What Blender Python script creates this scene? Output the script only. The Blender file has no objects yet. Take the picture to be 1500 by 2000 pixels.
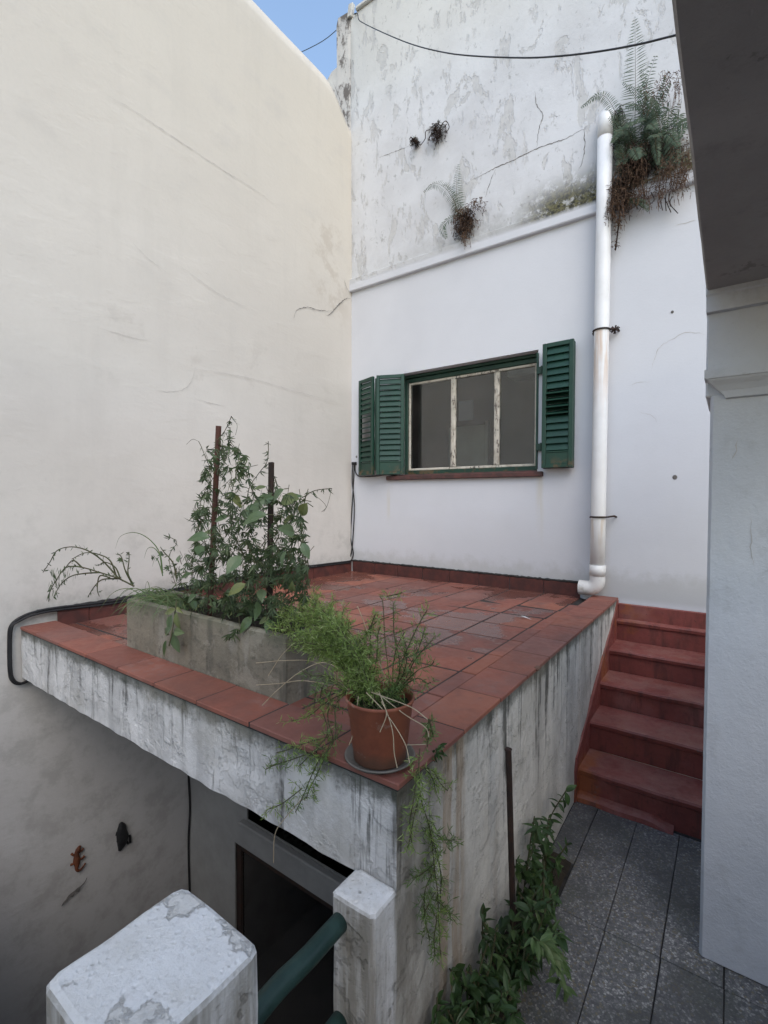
import bpy, math, random
from mathutils import Vector, Matrix, noise as mnoise
R = math.radians
scene = bpy.context.scene
col = scene.collection

# ---------------------------------------------------------------- camera
CAM = Vector((3.42864, -4.15564, 0.80352))
FPX, YAW, PITCH, ROLL = 944.901, R(35.717), R(1.533), R(0.156)
FW = Vector((-math.sin(YAW)*math.cos(PITCH), math.cos(YAW)*math.cos(PITCH), -math.sin(PITCH)))
_r = Vector((math.cos(YAW), math.sin(YAW), 0)); _u = _r.cross(FW)
RT = _r*math.cos(ROLL) + _u*math.sin(ROLL)
UP = -_r*math.sin(ROLL) + _u*math.cos(ROLL)
cd = bpy.data.cameras.new("camera"); cam = bpy.data.objects.new("camera", cd); col.objects.link(cam)
cam.matrix_world = Matrix(((RT.x, UP.x, -FW.x, CAM.x), (RT.y, UP.y, -FW.y, CAM.y), (RT.z, UP.z, -FW.z, CAM.z), (0, 0, 0, 1)))
cd.sensor_fit = 'HORIZONTAL'; cd.sensor_width = 36.0; cd.lens = FPX/1500*36
cd.clip_start = 0.02; cd.clip_end = 500
scene.camera = cam

# ---------------------------------------------------------------- light
SUN_EL, SUN_AZ = R(46), R(132)        # azimuth measured from +Y towards +X
w = bpy.data.worlds.new("World"); scene.world = w; w.use_nodes = True
nt = w.node_tree; nt.nodes.clear()
sky = nt.nodes.new('ShaderNodeTexSky'); sky.sky_type = 'NISHITA'; sky.sun_disc = False
sky.sun_elevation = SUN_EL; sky.sun_rotation = SUN_AZ
sky.air_density = 1.4; sky.dust_density = 1.5; sky.ozone_density = 1.0
bg = nt.nodes.new('ShaderNodeBackground'); bg.inputs[1].default_value = 0.15
wo = nt.nodes.new('ShaderNodeOutputWorld')
nt.links.new(sky.outputs[0], bg.inputs[0]); nt.links.new(bg.outputs[0], wo.inputs[0])
sl = bpy.data.lights.new("sun", 'SUN'); sl.energy = 0.56; sl.angle = R(48); sl.color = (1.0, 0.985, 0.965)
sun = bpy.data.objects.new("sun", sl); col.objects.link(sun)
sdir = Vector((math.sin(SUN_AZ)*math.cos(SUN_EL), math.cos(SUN_AZ)*math.cos(SUN_EL), math.sin(SUN_EL)))
sun.rotation_euler = sdir.to_track_quat('Z', 'Y').to_euler()
vs = scene.view_settings; vs.view_transform = 'Standard'; vs.look = 'None'; vs.gamma = 1; vs.exposure = 0.97
vs.use_curve_mapping = False
scene.render.engine = 'CYCLES'

# ---------------------------------------------------------------- helpers
rnd = random.Random(7)
def U(a, b): return rnd.uniform(a, b)
def P(px, py, ax, val):
    """photo pixel -> point on the plane ax = val"""
    d = FW + RT*((px-750)/FPX) - UP*((py-1000)/FPX)
    i = 'xyz'.index(ax); t = (val-CAM[i])/d[i]
    return CAM + d*t
def Pv(px, py, a, b):
    """photo pixel -> point on the vertical plane through a and b"""
    d = FW + RT*((px-750)/FPX) - UP*((py-1000)/FPX)
    n = Vector((-(b.y-a.y), b.x-a.x, 0)); t = n.dot(a-CAM)/n.dot(d)
    return CAM + d*t
def V(*a): return Vector(a)
def rdir(zb=0.0):
    while True:
        v = Vector((U(-1, 1), U(-1, 1), U(-1, 1)))
        if 0.05 < v.length < 1: v.normalize(); v.z += zb; return v.normalized()
def smooth_path(pts, n=6):
    pts = [Vector(p) for p in pts]
    if len(pts) < 3:
        return [pts[0].lerp(pts[-1], i/n) for i in range(n+1)]
    q = [2*pts[0]-pts[1]] + pts + [2*pts[-1]-pts[-2]]
    out = []
    for i in range(1, len(q)-2):
        p0, p1, p2, p3 = q[i-1:i+3]
        for k in range(n):
            t = k/n
            out.append(0.5*((2*p1) + (p2-p0)*t + (2*p0-5*p1+4*p2-p3)*t*t + (3*p1-p0-3*p2+p3)*t**3))
    out.append(pts[-1]); return out
def resample(path, step):
    out = [path[0].copy()]; acc = 0
    for a, b in zip(path, path[1:]):
        L = (b-a).length
        if L < 1e-9: continue
        s = step-acc
        while s <= L:
            out.append(a.lerp(b, s/L)); s += step
        acc = (acc+L) % step
    return out

class MB:
    def __init__(s): s.v = []; s.f = []
    def quad(s, a, b, c, d):
        i = len(s.v); s.v += [tuple(a), tuple(b), tuple(c), tuple(d)]; s.f.append((i, i+1, i+2, i+3))
    def box(s, lo, hi, bev=0.0, M=None):
        x0, y0, z0 = lo; x1, y1, z1 = hi; i = len(s.v)
        if bev <= 0:
            vs_ = [(x0,y0,z0),(x1,y0,z0),(x1,y1,z0),(x0,y1,z0),(x0,y0,z1),(x1,y0,z1),(x1,y1,z1),(x0,y1,z1)]
            fs = [(0,3,2,1),(4,5,6,7),(0,1,5,4),(1,2,6,5),(2,3,7,6),(3,0,4,7)]
        else:
            b = min(bev, (x1-x0)*.45, (y1-y0)*.45, (z1-z0)*.45); vs_ = []; idx = {}
            for cx in (0, 1):
                for cy in (0, 1):
                    for cz in (0, 1):
                        X = (x0, x1)[cx]; Y = (y0, y1)[cy]; Z = (z0, z1)[cz]
                        ix = X+(b, -b)[cx]; iy = Y+(b, -b)[cy]; iz = Z+(b, -b)[cz]
                        for k, p in enumerate(((X, iy, iz), (ix, Y, iz), (ix, iy, Z))):
                            idx[(cx, cy, cz, k)] = len(vs_); vs_.append(p)
            g = lambda x, y, z, k: idx[(x, y, z, k)]
            fs = []
            for c in (0, 1):
                o = [g(c,0,0,0), g(c,1,0,0), g(c,1,1,0), g(c,0,1,0)]; fs.append(o if c else o[::-1])
                o = [g(0,c,0,1), g(0,c,1,1), g(1,c,1,1), g(1,c,0,1)]; fs.append(o if c else o[::-1])
                o = [g(0,0,c,2), g(1,0,c,2), g(1,1,c,2), g(0,1,c,2)]; fs.append(o if c else o[::-1])
            for a in (0, 1):
                for c in (0, 1):
                    e = [g(a,c,0,0), g(a,c,1,0), g(a,c,1,1), g(a,c,0,1)]; fs.append(e if (a == c) else e[::-1])
                    e = [g(a,0,c,0), g(a,0,c,2), g(a,1,c,2), g(a,1,c,0)]; fs.append(e if (a == c) else e[::-1])
                    e = [g(0,a,c,1), g(1,a,c,1), g(1,a,c,2), g(0,a,c,2)]; fs.append(e if (a == c) else e[::-1])
                    for d in (0, 1):
                        t = [g(a,c,d,0), g(a,c,d,1), g(a,c,d,2)]; fs.append(t if (a+c+d) % 2 else t[::-1])
        if M is not None: vs_ = [tuple(M @ Vector(p)) for p in vs_]
        s.v += vs_; s.f += [tuple(i+k for k in f) for f in fs]
    def tube(s, path, rad, sides=8, caps=True):
        n = len(path); path = [Vector(p) for p in path]; base = len(s.v); prev = None
        for k, p in enumerate(path):
            t = (path[min(k+1, n-1)]-path[max(k-1, 0)])
            t = t.normalized() if t.length > 1e-9 else Vector((0, 0, 1))
            if prev is None:
                a = Vector((0, 0, 1)) if abs(t.z) < .9 else Vector((1, 0, 0))
                u = a.cross(t).normalized()
            else:
                u = (prev-t*prev.dot(t)); u = u.normalized() if u.length > 1e-6 else Vector((1, 0, 0))
            prev = u; v = t.cross(u)
            r = rad[k] if isinstance(rad, (list, tuple)) else rad
            for j in range(sides):
                a = 2*math.pi*j/sides
                s.v.append(tuple(p+u*(r*math.cos(a))+v*(r*math.sin(a))))
        for k in range(n-1):
            for j in range(sides):
                a = base+k*sides+j; b = base+k*sides+(j+1) % sides
                s.f.append((a, b, b+sides, a+sides))
        if caps:
            s.f.append(tuple(base+j for j in range(sides))[::-1])
            s.f.append(tuple(base+(n-1)*sides+j for j in range(sides)))
    def lathe(s, c, prof, sides=40):
        base = len(s.v)
        for r, z in prof:
            for j in range(sides):
                a = 2*math.pi*j/sides; s.v.append((c[0]+r*math.cos(a), c[1]+r*math.sin(a), c[2]+z))
        for k in range(len(prof)-1):
            for j in range(sides):
                a = base+k*sides+j; b = base+k*sides+(j+1) % sides
                s.f.append((a, b, b+sides, a+sides))
    def leaf(s, p, d, n, L, wd, bend=.25, fold=.18, seg=4, shape=.8):
        d = d.normalized(); sd = d.cross(n)
        if sd.length < 1e-4: sd = d.cross(Vector((1, .3, .2)))
        sd.normalize(); n = sd.cross(d).normalized(); i = len(s.v)
        s.v.append(tuple(p))
        for k in range(1, seg):
            t = k/seg; wt = wd*math.sin(math.pi*t**shape)*.5
            c = p+d*(L*t*(1-.25*bend*t))-n*(bend*L*t*t)
            s.v += [tuple(c-sd*wt+n*(fold*wt)), tuple(c-n*(fold*wt*.4)), tuple(c+sd*wt+n*(fold*wt))]
        s.v.append(tuple(p+d*(L*(1-.25*bend))-n*(bend*L)))
        s.f += [(i, i+2, i+1), (i, i+3, i+2)]
        for k in range(seg-2):
            a = i+1+3*k
            s.f += [(a, a+1, a+4, a+3), (a+1, a+2, a+5, a+4)]
        a = i+1+3*(seg-2); t = a+3
        s.f += [(a, a+1, t), (a+1, a+2, t)]
    def needle(s, p, d, L, wd):
        q = d.cross(rdir())
        if q.length < 1e-3: return
        q = q.normalized()*wd*.5; m = p+d*L*.45
        s.quad(p, m+q, p+d*L, m-q)
    def build(s, name, mat, parent=None, smooth=False, loc=None):
        me = bpy.data.meshes.new(name); me.from_pydata(s.v, [], s.f); me.update()
        if smooth: me.polygons.foreach_set('use_smooth', [True]*len(me.polygons))
        me.materials.append(mat)
        return obj(name, me, parent, loc)
def obj(name, me, parent=None, loc=None):
    o = bpy.data.objects.new(name, me); col.objects.link(o)
    if parent is not None: o.parent = parent
    if loc is not None: o.location = loc
    return o
def tag(o, label, cat, group=None):
    o['label'] = label; o['category'] = cat
    if group: o['group'] = group
    return o
def thing(name, label, cat, group=None):
    o = bpy.data.objects.new(name, None); col.objects.link(o); o.empty_display_size = .1
    return tag(o, label, cat, group)
def struct(o): o['kind'] = 'structure'; return o
def stuff(o): o['kind'] = 'stuff'; return o

# ---------------------------------------------------------------- materials
class NT:
    def __init__(s, name):
        s.m = bpy.data.materials.new(name); s.m.use_nodes = True; s.t = s.m.node_tree; s.t.nodes.clear()
        s.out = s.n('ShaderNodeOutputMaterial'); s.b = s.n('ShaderNodeBsdfPrincipled')
        s.l(s.b.outputs[0], s.out.inputs[0])
        s.tc = s.n('ShaderNodeTexCoord').outputs['Object']
    def n(s, t, **k):
        x = s.t.nodes.new(t)
        for a, b in k.items(): setattr(x, a, b)
        return x
    def l(s, a, b): s.t.links.new(a, b)
    def put(s, sock, val):
        if hasattr(val, 'is_linked'): s.l(val, sock)
        else:
            if isinstance(val, (tuple, list)) and len(val) == 3 and len(sock.default_value) == 4: val = (*val, 1)
            sock.default_value = val
    def noise(s, scale=5, detail=4, rough=.55, vec=None, stretch=None, off=None, dist=0.0):
        x = s.n('ShaderNodeTexNoise'); v = vec or s.tc
        if stretch or off:
            mp = s.n('ShaderNodeMapping'); s.l(v, mp.inputs[0])
            if stretch: mp.inputs['Scale'].default_value = stretch
            if off: mp.inputs['Location'].default_value = off
            v = mp.outputs[0]
        s.l(v, x.inputs['Vector']); x.inputs['Scale'].default_value = scale; x.inputs['Detail'].default_value = detail
        x.inputs['Roughness'].default_value = rough; x.inputs['Distortion'].default_value = dist
        return x.outputs[0]
    def vor(s, scale, feature='F1', stretch=None, vec=None):
        x = s.n('ShaderNodeTexVoronoi', feature=feature); v = vec or s.tc
        if stretch:
            mp = s.n('ShaderNodeMapping'); s.l(v, mp.inputs[0]); mp.inputs['Scale'].default_value = stretch; v = mp.outputs[0]
        s.l(v, x.inputs['Vector']); x.inputs['Scale'].default_value = scale
        return x
    def rng(s, v, a, b, c=0., d=1., smooth=True):
        x = s.n('ShaderNodeMapRange', interpolation_type='SMOOTHSTEP' if smooth else 'LINEAR'); x.clamp = True
        s.put(x.inputs[0], v)
        for k, q in zip((1, 2, 3, 4), (a, b, c, d)): s.put(x.inputs[k], q)
        return x.outputs[0]
    def m_(s, op, a, b=0.):
        x = s.n('ShaderNodeMath', operation=op); s.put(x.inputs[0], a); s.put(x.inputs[1], b); return x.outputs[0]
    def mix(s, f, a, b, mode='MIX'):
        x = s.n('ShaderNodeMix', data_type='RGBA', blend_type=mode)
        s.put(x.inputs[0], f); s.put(x.inputs[6], a); s.put(x.inputs[7], b); return x.outputs[2]
    def xyz(s):
        x = s.n('ShaderNodeSeparateXYZ'); s.l(s.tc, x.inputs[0]); return x.outputs
    def bump(s, h, strength=.3, dist=.01, prev=None):
        x = s.n('ShaderNodeBump'); s.put(x.inputs['Height'], h); x.inputs['Strength'].default_value = strength
        x.inputs['Distance'].default_value = dist
        if prev is not None: s.l(prev, x.inputs['Normal'])
        s.l(x.outputs[0], s.b.inputs['Normal']); return x.outputs[0]
    def done(s, colr, rough=.8, spec=.3):
        s.put(s.b.inputs['Base Color'], colr); s.put(s.b.inputs['Roughness'], rough)
        s.b.inputs['Specular IOR Level'].default_value = spec
        return s.m
    def area(s, ax, a0, a1, soft=.2):
        """soft window mask along one axis socket"""
        return s.m_('MULTIPLY', s.rng(ax, a0, a0+soft), s.rng(ax, a1-soft, a1, 1., 0.))

def mat_left_wall():
    s = NT('cream_plaster'); x, y, z = s.xyz()
    big = s.noise(.55, 5, .6); mid = s.noise(2.2, 6, .62, stretch=(1, 1, 1.6)); fine = s.noise(45, 4, .6)
    c = s.mix(s.rng(big, .35, .65), (.54, .513, .476), (.59, .563, .523))
    c = s.mix(s.rng(z, 1.6, 4.9, 0., .75), c, (.615, .572, .49))                      # warm bounced light on the upper wall, painted in as cream
    c = s.mix(s.m_('MULTIPLY', s.rng(mid, .52, .72), .34), c, (.50, .475, .44))
    blot = s.noise(5.5, 6, .7, off=(3, 1, 2))
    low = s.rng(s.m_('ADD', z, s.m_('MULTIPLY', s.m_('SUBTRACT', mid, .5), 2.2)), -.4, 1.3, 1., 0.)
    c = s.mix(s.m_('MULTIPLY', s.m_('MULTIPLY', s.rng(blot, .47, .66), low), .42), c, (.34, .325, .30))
    foot = s.m_('MULTIPLY', s.m_('MULTIPLY', s.rng(s.m_('SUBTRACT', z, s.m_('MULTIPLY', s.noise(5, 7, .75), .42)), -.16, .05, 1., 0.), s.rng(s.noise(3.1, 5, .7, off=(2, 0, 5)), .36, .62)), s.m_('MULTIPLY', s.rng(z, .0, .05), s.rng(y, -3.3, -2.9)))
    c = s.mix(s.m_('MULTIPLY', foot, .6), c, (.16, .155, .13))
    # patched band of rough repairs
    band = s.m_('MULTIPLY', s.area(z, 1.45, 2.35, .3), s.area(y, -3.0, -.05, .6))
    c = s.mix(s.m_('MULTIPLY', s.m_('MULTIPLY', s.rng(s.noise(3.2, 6, .72, off=(0, 4, 0)), .54, .63), band), .38), c, (.45, .42, .385))
    corner = s.m_('MULTIPLY', s.area(y, -.75, .05, .3), s.area(z, 2.5, 3.9, .4))
    c = s.mix(s.m_('MULTIPLY', s.m_('MULTIPLY', s.rng(s.noise(4, 5, .7, off=(0, 0, 7)), .47, .62), corner), .45), c, (.42, .37, .31))
    c = s.mix(s.m_('MULTIPLY', s.rng(fine, .4, .75), .10), c, (.45, .43, .40))
    court_shade = s.rng(z, -2.9, .9, 1., 0.)                                              # lower court: shade painted in as a grey that deepens downwards
    c = s.mix(s.m_('MULTIPLY', court_shade, .85), c, s.mix(s.rng(blot, .4, .65), (.36, .366, .38), (.28, .28, .285)))
    h = s.m_('ADD', s.m_('MULTIPLY', mid, .7), s.m_('ADD', s.m_('MULTIPLY', s.rng(s.noise(3.0, 6, .6, off=(0, 4, 0), stretch=(1, .55, 1.5)), .47, .6), .12), s.m_('MULTIPLY', fine, .10)))
    c = s.mix(s.m_('MULTIPLY', s.rng(s.noise(4.5, 6, .65, stretch=(1, 1, .12), off=(0, 3, 0)), .50, .68), .08), c, (.36, .345, .32))
    s.bump(h, .4, .016)
    return s.done(c, .9, .2)
def mat_back_wall():
    s = NT('white_plaster'); x, y, z = s.xyz()
    big = s.noise(.8, 5, .6); mid = s.noise(3.0, 6, .65); fine = s.noise(70, 3, .6)
    up = s.rng(z, 3.13, 3.17, smooth=False)
    c = s.mix(s.rng(big, .35, .7), (.585, .597, .632), (.54, .552, .588))
    c = s.mix(s.m_('MULTIPLY', s.rng(mid, .5, .75), .16), c, (.56, .57, .60))
    # grime along the foot
    foot = s.m_('MULTIPLY', s.rng(s.m_('SUBTRACT', z, s.m_('MULTIPLY', s.noise(8, 6, .7, off=(1, 0, 0)), .34)), -.02, .12, 1., 0.), s.rng(z, .0, .05))
    c = s.mix(s.m_('MULTIPLY', foot, .45), c, (.30, .30, .27))
    damp = s.rng(s.m_('SUBTRACT', z, s.m_('MULTIPLY', s.noise(2.0, 5, .6, off=(5, 0, 0)), .9)), -.1, .45, 1., 0.)
    c = s.mix(s.m_('MULTIPLY', damp, .22), c, (.52, .51, .49))
    # drips from both ends of the sill
    for xc in (.51, 2.09):
        dr = s.m_('MULTIPLY', s.m_('MULTIPLY', s.area(x, xc-.05, xc+.05, .045), s.rng(s.noise(14, 3, .5, stretch=(1, 1, .12)), .42, .6)), s.m_('MULTIPLY', s.rng(z, .25, .9), s.rng(z, 1.0, 1.03, 1., 0.)))
        c = s.mix(s.m_('MULTIPLY', dr, .45), c, (.50, .46, .36))
    # upper wall: older limewash, bare patches, black weathering, cream top
    old = s.mix(s.rng(s.noise(1.6, 6, .6), .35, .65), (.60, .61, .63), (.53, .535, .55))
    old = s.mix(s.rng(z, 4.2, 6.0, 0., .6), old, (.62, .60, .535))
    patch = s.noise(3.0, 8, .66, stretch=(1.4, 1, .6), off=(2.3, 0, .4), dist=.45)
    pm = s.rng(patch, .56, .585)
    grey = s.mix(s.rng(s.noise(16, 4, .6), .35, .65), (.50, .495, .48), (.41, .405, .40))
    old = s.mix(s.m_('MULTIPLY', pm, .6), old, grey)
    p2 = s.rng(s.noise(4.6, 8, .66, stretch=(1.5, 1, .6), off=(9, 0, 3)), .58, .63)
    old = s.mix(s.m_('MULTIPLY', p2, .55), old, (.46, .455, .45))
    sp = s.noise(9, 8, .75, stretch=(1.2, 1, .8))
    old = s.mix(s.m_('MULTIPLY', s.rng(sp, .57, .66), .6), old, (.25, .25, .24))
    old = s.mix(s.m_('MULTIPLY', s.rng(s.noise(24, 8, .75, stretch=(1.2, 1, .6), off=(5, 0, 2)), .60, .68), .55), old, (.20, .20, .19))
    ledge = s.m_('MULTIPLY', s.rng(s.m_('SUBTRACT', z, s.m_('MULTIPLY', s.noise(5, 8, .75, off=(3, 0, 1)), .75)), 2.78, 3.02, 1., 0.), s.rng(x, .3, 1.8, .35, 1.))
    old = s.mix(s.m_('MULTIPLY', ledge, .65), old, (.33, .33, .32))
    moss = s.m_('MULTIPLY', s.m_('MULTIPLY', s.area(x, 1.75, 3.6, .45), s.rng(z, 3.22, 3.55, 1., 0.)), s.rng(s.noise(11, 8, .78), .38, .50))
    old = s.mix(moss, old, s.mix(s.rng(s.noise(26, 5, .7), .40, .60), (.035, .035, .028), (.135, .125, .06)))
    corner = s.m_('MULTIPLY', s.rng(x, -.1, .06, 1., 0.), s.rng(s.noise(6, 6, .7, stretch=(1, 1, .4)), .42, .55))
    old = s.mix(s.m_('MULTIPLY', corner, .7), old, (.24, .23, .21))
    c = s.mix(up, c, old)
    c = s.mix(s.m_('MULTIPLY', s.rng(fine, .45, .8), .08), c, (.4, .4, .42))
    rel = s.m_('ADD', s.m_('MULTIPLY', s.m_('ADD', s.m_('MULTIPLY', pm, -.8), s.m_('MULTIPLY', p2, -.5)), up), s.m_('MULTIPLY', s.noise(6, 6, .65), s.rng(up, 0, 1, .35, 1.3)))
    s.bump(s.m_('ADD', rel, s.m_('MULTIPLY', fine, .10)), .55, .010)
    return s.done(c, .88, .25)
def mat_streaked(name, axis, base1, base2, amount, top, rust=None, grey=.05, dirty=None):
    """stained render with drips that run down from the coping"""
    s = NT(name); q = s.xyz(); a = q['xyz'.index(axis)]; z = q[2]
    st = [1, 1, 1]; st['xyz'.index(axis)] = 1.0; st[2] = .055
    d1 = s.noise(11, 6, .68, stretch=tuple(st)); st2 = list(st); st2[2] = .10
    d2 = s.noise(48, 4, .6, stretch=tuple(st2), off=(2, 5, 1))
    d3 = s.noise(5.5, 4, .6, stretch=tuple(st), off=(1, 8, 0))
    mid = s.noise(3.5, 6, .65); sp = s.noise(14, 7, .72)
    c = s.mix(s.rng(mid, .35, .68), base1, base2)
    c = s.mix(s.m_('MULTIPLY', s.rng(d3, .44, .66), .55), c, tuple(k*.62 for k in base2))
    depth = s.m_('SUBTRACT', top, z)
    lim = s.rng(depth, 0., 1.0, 0., .26, smooth=False)
    k1 = s.m_('SUBTRACT', s.m_('ADD', s.m_('ADD', d1, s.m_('MULTIPLY', s.m_('SUBTRACT', sp, .5), .28)), amount), lim)
    c = s.mix(s.m_('MULTIPLY', s.rng(k1, .565, .70), .9), c, (grey, grey, grey*.9))
    k2 = s.m_('SUBTRACT', s.m_('ADD', d2, s.m_('MULTIPLY', s.m_('SUBTRACT', d1, .5), 1.2)), s.m_('MULTIPLY', lim, 1.2))
    c = s.mix(s.m_('MULTIPLY', s.rng(k2, .58-amount*.6, .74-amount*.6), .5), c, (.085, .085, .075))
    lip = s.m_('MULTIPLY', s.rng(s.m_('SUBTRACT', depth, s.m_('MULTIPLY', sp, .13)), -.04, .02, 1., 0.), .8)
    c = s.mix(lip, c, (.06, .065, .05))
    c = s.mix(s.m_('MULTIPLY', s.rng(sp, .60, .70), .35), c, (.2, .2, .185))
    if rust:
        for r0, r1, k in rust:
            rm = s.m_('MULTIPLY', s.area(a, r0, r1, .05), s.rng(s.noise(30, 4, .6, stretch=tuple(st)), .38, .58))
            c = s.mix(s.m_('MULTIPLY', rm, k), c, (.30, .165, .055))
    peel = s.rng(s.noise(7, 9, .7, off=(6, 1, 2), dist=.2), .56, .585)
    c = s.mix(s.m_('MULTIPLY', peel, .14), c, s.mix(s.rng(sp, .4, .6), tuple(k*.62 for k in base2), (.30, .285, .25)))
    c = s.mix(s.m_('MULTIPLY', s.rng(s.noise(2.3, 6, .7, off=(2, 2, 9)), .50, .66), .32), c, (.27, .245, .19))
    if dirty:
        dm = s.m_('MULTIPLY', s.rng(a, dirty[0], dirty[1], 1., 0.), s.rng(s.noise(6, 7, .7, stretch=tuple(st[:2]+[.35])), .34, .62, .25, 1.))
        c = s.mix(s.m_('MULTIPLY', dm, .72), c, (.135, .118, .092))
    blister = s.rng(s.noise(4.2, 6, .6, off=(4, 2, 1)), .53, .58)
    h = s.m_('ADD', s.m_('MULTIPLY', mid, .8), s.m_('ADD', s.m_('MULTIPLY', blister, .35), s.m_('ADD', s.m_('MULTIPLY', peel, -.2), s.m_('MULTIPLY', sp, .6))))
    s.bump(h, .75, .014)
    return s.done(c, .85, .25)
def mat_tile(name, wet=True):
    s = NT(name); oi = s.n('ShaderNodeObjectInfo'); rv = oi.outputs['Random']
    geo = s.n('ShaderNodeNewGeometry').outputs['Position']
    c = s.mix(rv, (.27, .094, .064), (.185, .069, .052))
    hue = s.m_('FRACT', s.m_('MULTIPLY', rv, 7.31))
    c = s.mix(s.rng(hue, .55, 1., 0., .55), c, (.36, .13, .075))
    c = s.mix(s.rng(s.m_('FRACT', s.m_('MULTIPLY', rv, 13.7)), .70, 1., 0., .6), c, (.215, .105, .09))
    n1 = s.noise(5, 6, .65, vec=geo); n2 = s.noise(22, 6, .7, vec=geo); n3 = s.noise(2.2, 5, .6, vec=geo, off=(4, 1, 0))
    c = s.mix(s.rng(n1, .42, .68, 0., .6), c, (.145, .066, .053))
    c = s.mix(s.rng(s.noise(1.3, 6, .65, vec=geo, off=(1, 6, 0)), .46, .62, 0., .45), c, (.155, .075, .062))
    c = s.mix(s.m_('MULTIPLY', s.rng(n3, .50, .66), s.rng(n2, .42, .62, .02, .34)), c, (.29, .205, .185))   # lime bloom
    c = s.mix(s.rng(n2, .60, .72, 0., .5), c, (.12, .06, .05))
    r = s.rng(n2, .3, .7, .5, .7)
    if wet:
        wm = s.rng(s.noise(1.6, 5, .6, vec=geo, off=(7, 3, 0)), .50, .56)
        c = s.mix(s.m_('MULTIPLY', wm, .6), c, (.095, .038, .028))
        r = s.rng(wm, 0, 1, r, .22)
    s.bump(s.m_('ADD', s.m_('MULTIPLY', n1, .4), s.m_('MULTIPLY', n2, .5)), .25, .004)
    return s.done(c, r, .28)
def mat_red_paint():
    s = NT('red_floor_paint'); n1 = s.noise(4, 6, .65); n2 = s.noise(18, 6, .7); x, y, z = s.xyz()
    c = s.mix(s.rng(n1, .35, .68), (.225, .062, .050), (.165, .046, .039))
    c = s.mix(s.rng(n2, .58, .70, 0., .55), c, (.07, .03, .025))
    c = s.mix(s.m_('MULTIPLY', s.rng(s.noise(3, 5, .6, off=(2, 0, 4)), .55, .62), s.rng(x, 2.72, 3.0, .8, .1)), c, (.27, .085, .03))
    c = s.mix(s.rng(s.noise(2.5, 5, .6, off=(8, 0, 1)), .52, .70, 0., .4), c, (.30, .15, .13))
    g = s.n('ShaderNodeNewGeometry'); sn = s.n('ShaderNodeSeparateXYZ'); s.l(g.outputs['Normal'], sn.inputs[0]); upw = s.rng(sn.outputs[2], .5, .9)
    n4 = s.noise(7, 8, .74, off=(1, 3, 2)); n5 = s.noise(55, 5, .7)
    c = s.mix(s.m_('MULTIPLY', s.m_('MULTIPLY', upw, s.rng(n4, .38, .62)), .6), c, (.27, .135, .11))            # dusty worn treads
    side = s.m_('SUBTRACT', 1., upw)
    dr = s.noise(13, 6, .7, stretch=(1, 1, .18))
    c = s.mix(s.m_('MULTIPLY', s.m_('MULTIPLY', side, s.rng(dr, .48, .66)), .65), c, (.075, .032, .028))
    c = s.mix(s.rng(n5, .62, .70, 0., .7), c, (.055, .028, .024))
    c = s.mix(s.rng(s.noise(9, 9, .75, off=(5, 5, 5)), .62, .66, 0., .6), c, (.14, .11, .10))                      # chipped paint
    s.bump(s.m_('ADD', n1, s.m_('ADD', s.m_('MULTIPLY', n2, .5), s.m_('MULTIPLY', n4, .6))), .55, .008)
    return s.done(c, s.rng(n2, .3, .7, .42, .7), .35)
def mat_terrazzo():
    s = NT('terrazzo'); geo = s.n('ShaderNodeNewGeometry').outputs['Position']
    warp = s.n('ShaderNodeMix', data_type='VECTOR'); 
    v = s.vor(115, vec=geo); v2 = s.vor(120, vec=geo)
    edge = s.vor(115, feature='DISTANCE_TO_EDGE', vec=geo)
    sp = s.n('ShaderNodeSeparateColor'); s.l(v.outputs['Color'], sp.inputs[0])
    chip = s.mix(sp.outputs[0], (.075, .078, .085), (.21, .21, .21))
    chip = s.mix(s.rng(sp.outputs[1], .60, .90), chip, (.37, .37, .355))
    chip = s.mix(s.rng(sp.outputs[2], .82, .95), chip, (.17, .15, .10))
    c = s.mix(s.rng(edge.outputs[0], .0, .22, .35, 1.), (.075, .076, .08), chip)
    dirt = s.noise(2.4, 6, .65, vec=geo)
    c = s.mix(s.rng(dirt, .42, .66, 0., .75), c, (.05, .052, .05)); c = s.mix(s.rng(s.noise(5, 7, .7, vec=geo, off=(4, 4, 0)), .5, .66, 0., .45), c, (.06, .068, .05))
    oi = s.n('ShaderNodeObjectInfo')
    c = s.mix(s.m_('MULTIPLY', oi.outputs['Random'], .3), c, (.06, .06, .065))
    s.bump(edge.outputs[0], .25, .003)
    return s.done(c, s.rng(dirt, .3, .7, .28, .55), .5)
def mat_concrete():
    s = NT('old_concrete'); x, y, z = s.xyz(); n1 = s.noise(4, 6, .65); n2 = s.noise(30, 5, .7)
    dr = s.noise(16, 5, .6, stretch=(1, 1, .12))
    c = s.mix(s.rng(n1, .35, .68), (.225, .20, .155), (.15, .138, .11))
    c = s.mix(s.rng(dr, .52, .68, 0., .65), c, (.09, .085, .07))
    c = s.mix(s.rng(s.noise(9, 5, .6, stretch=(1, 1, .2), off=(4, 0, 0)), .56, .66, 0., .5), c, (.31, .29, .25))
    c = s.mix(s.rng(s.m_('ADD', z, s.m_('MULTIPLY', n1, .1)), .27, .33, 0., .5), c, (.10, .11, .07))
    c = s.mix(s.rng(n2, .52, .68, 0., .55), c, (.085, .08, .065)); c = s.mix(s.rng(s.noise(7, 8, .72, off=(3, 1, 0)), .54, .60, 0., .5), c, (.30, .275, .225))
    s.bump(s.m_('ADD', n1, s.m_('MULTIPLY', n2, .9)), .8, .008)
    return s.done(c, .88, .25)
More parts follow.
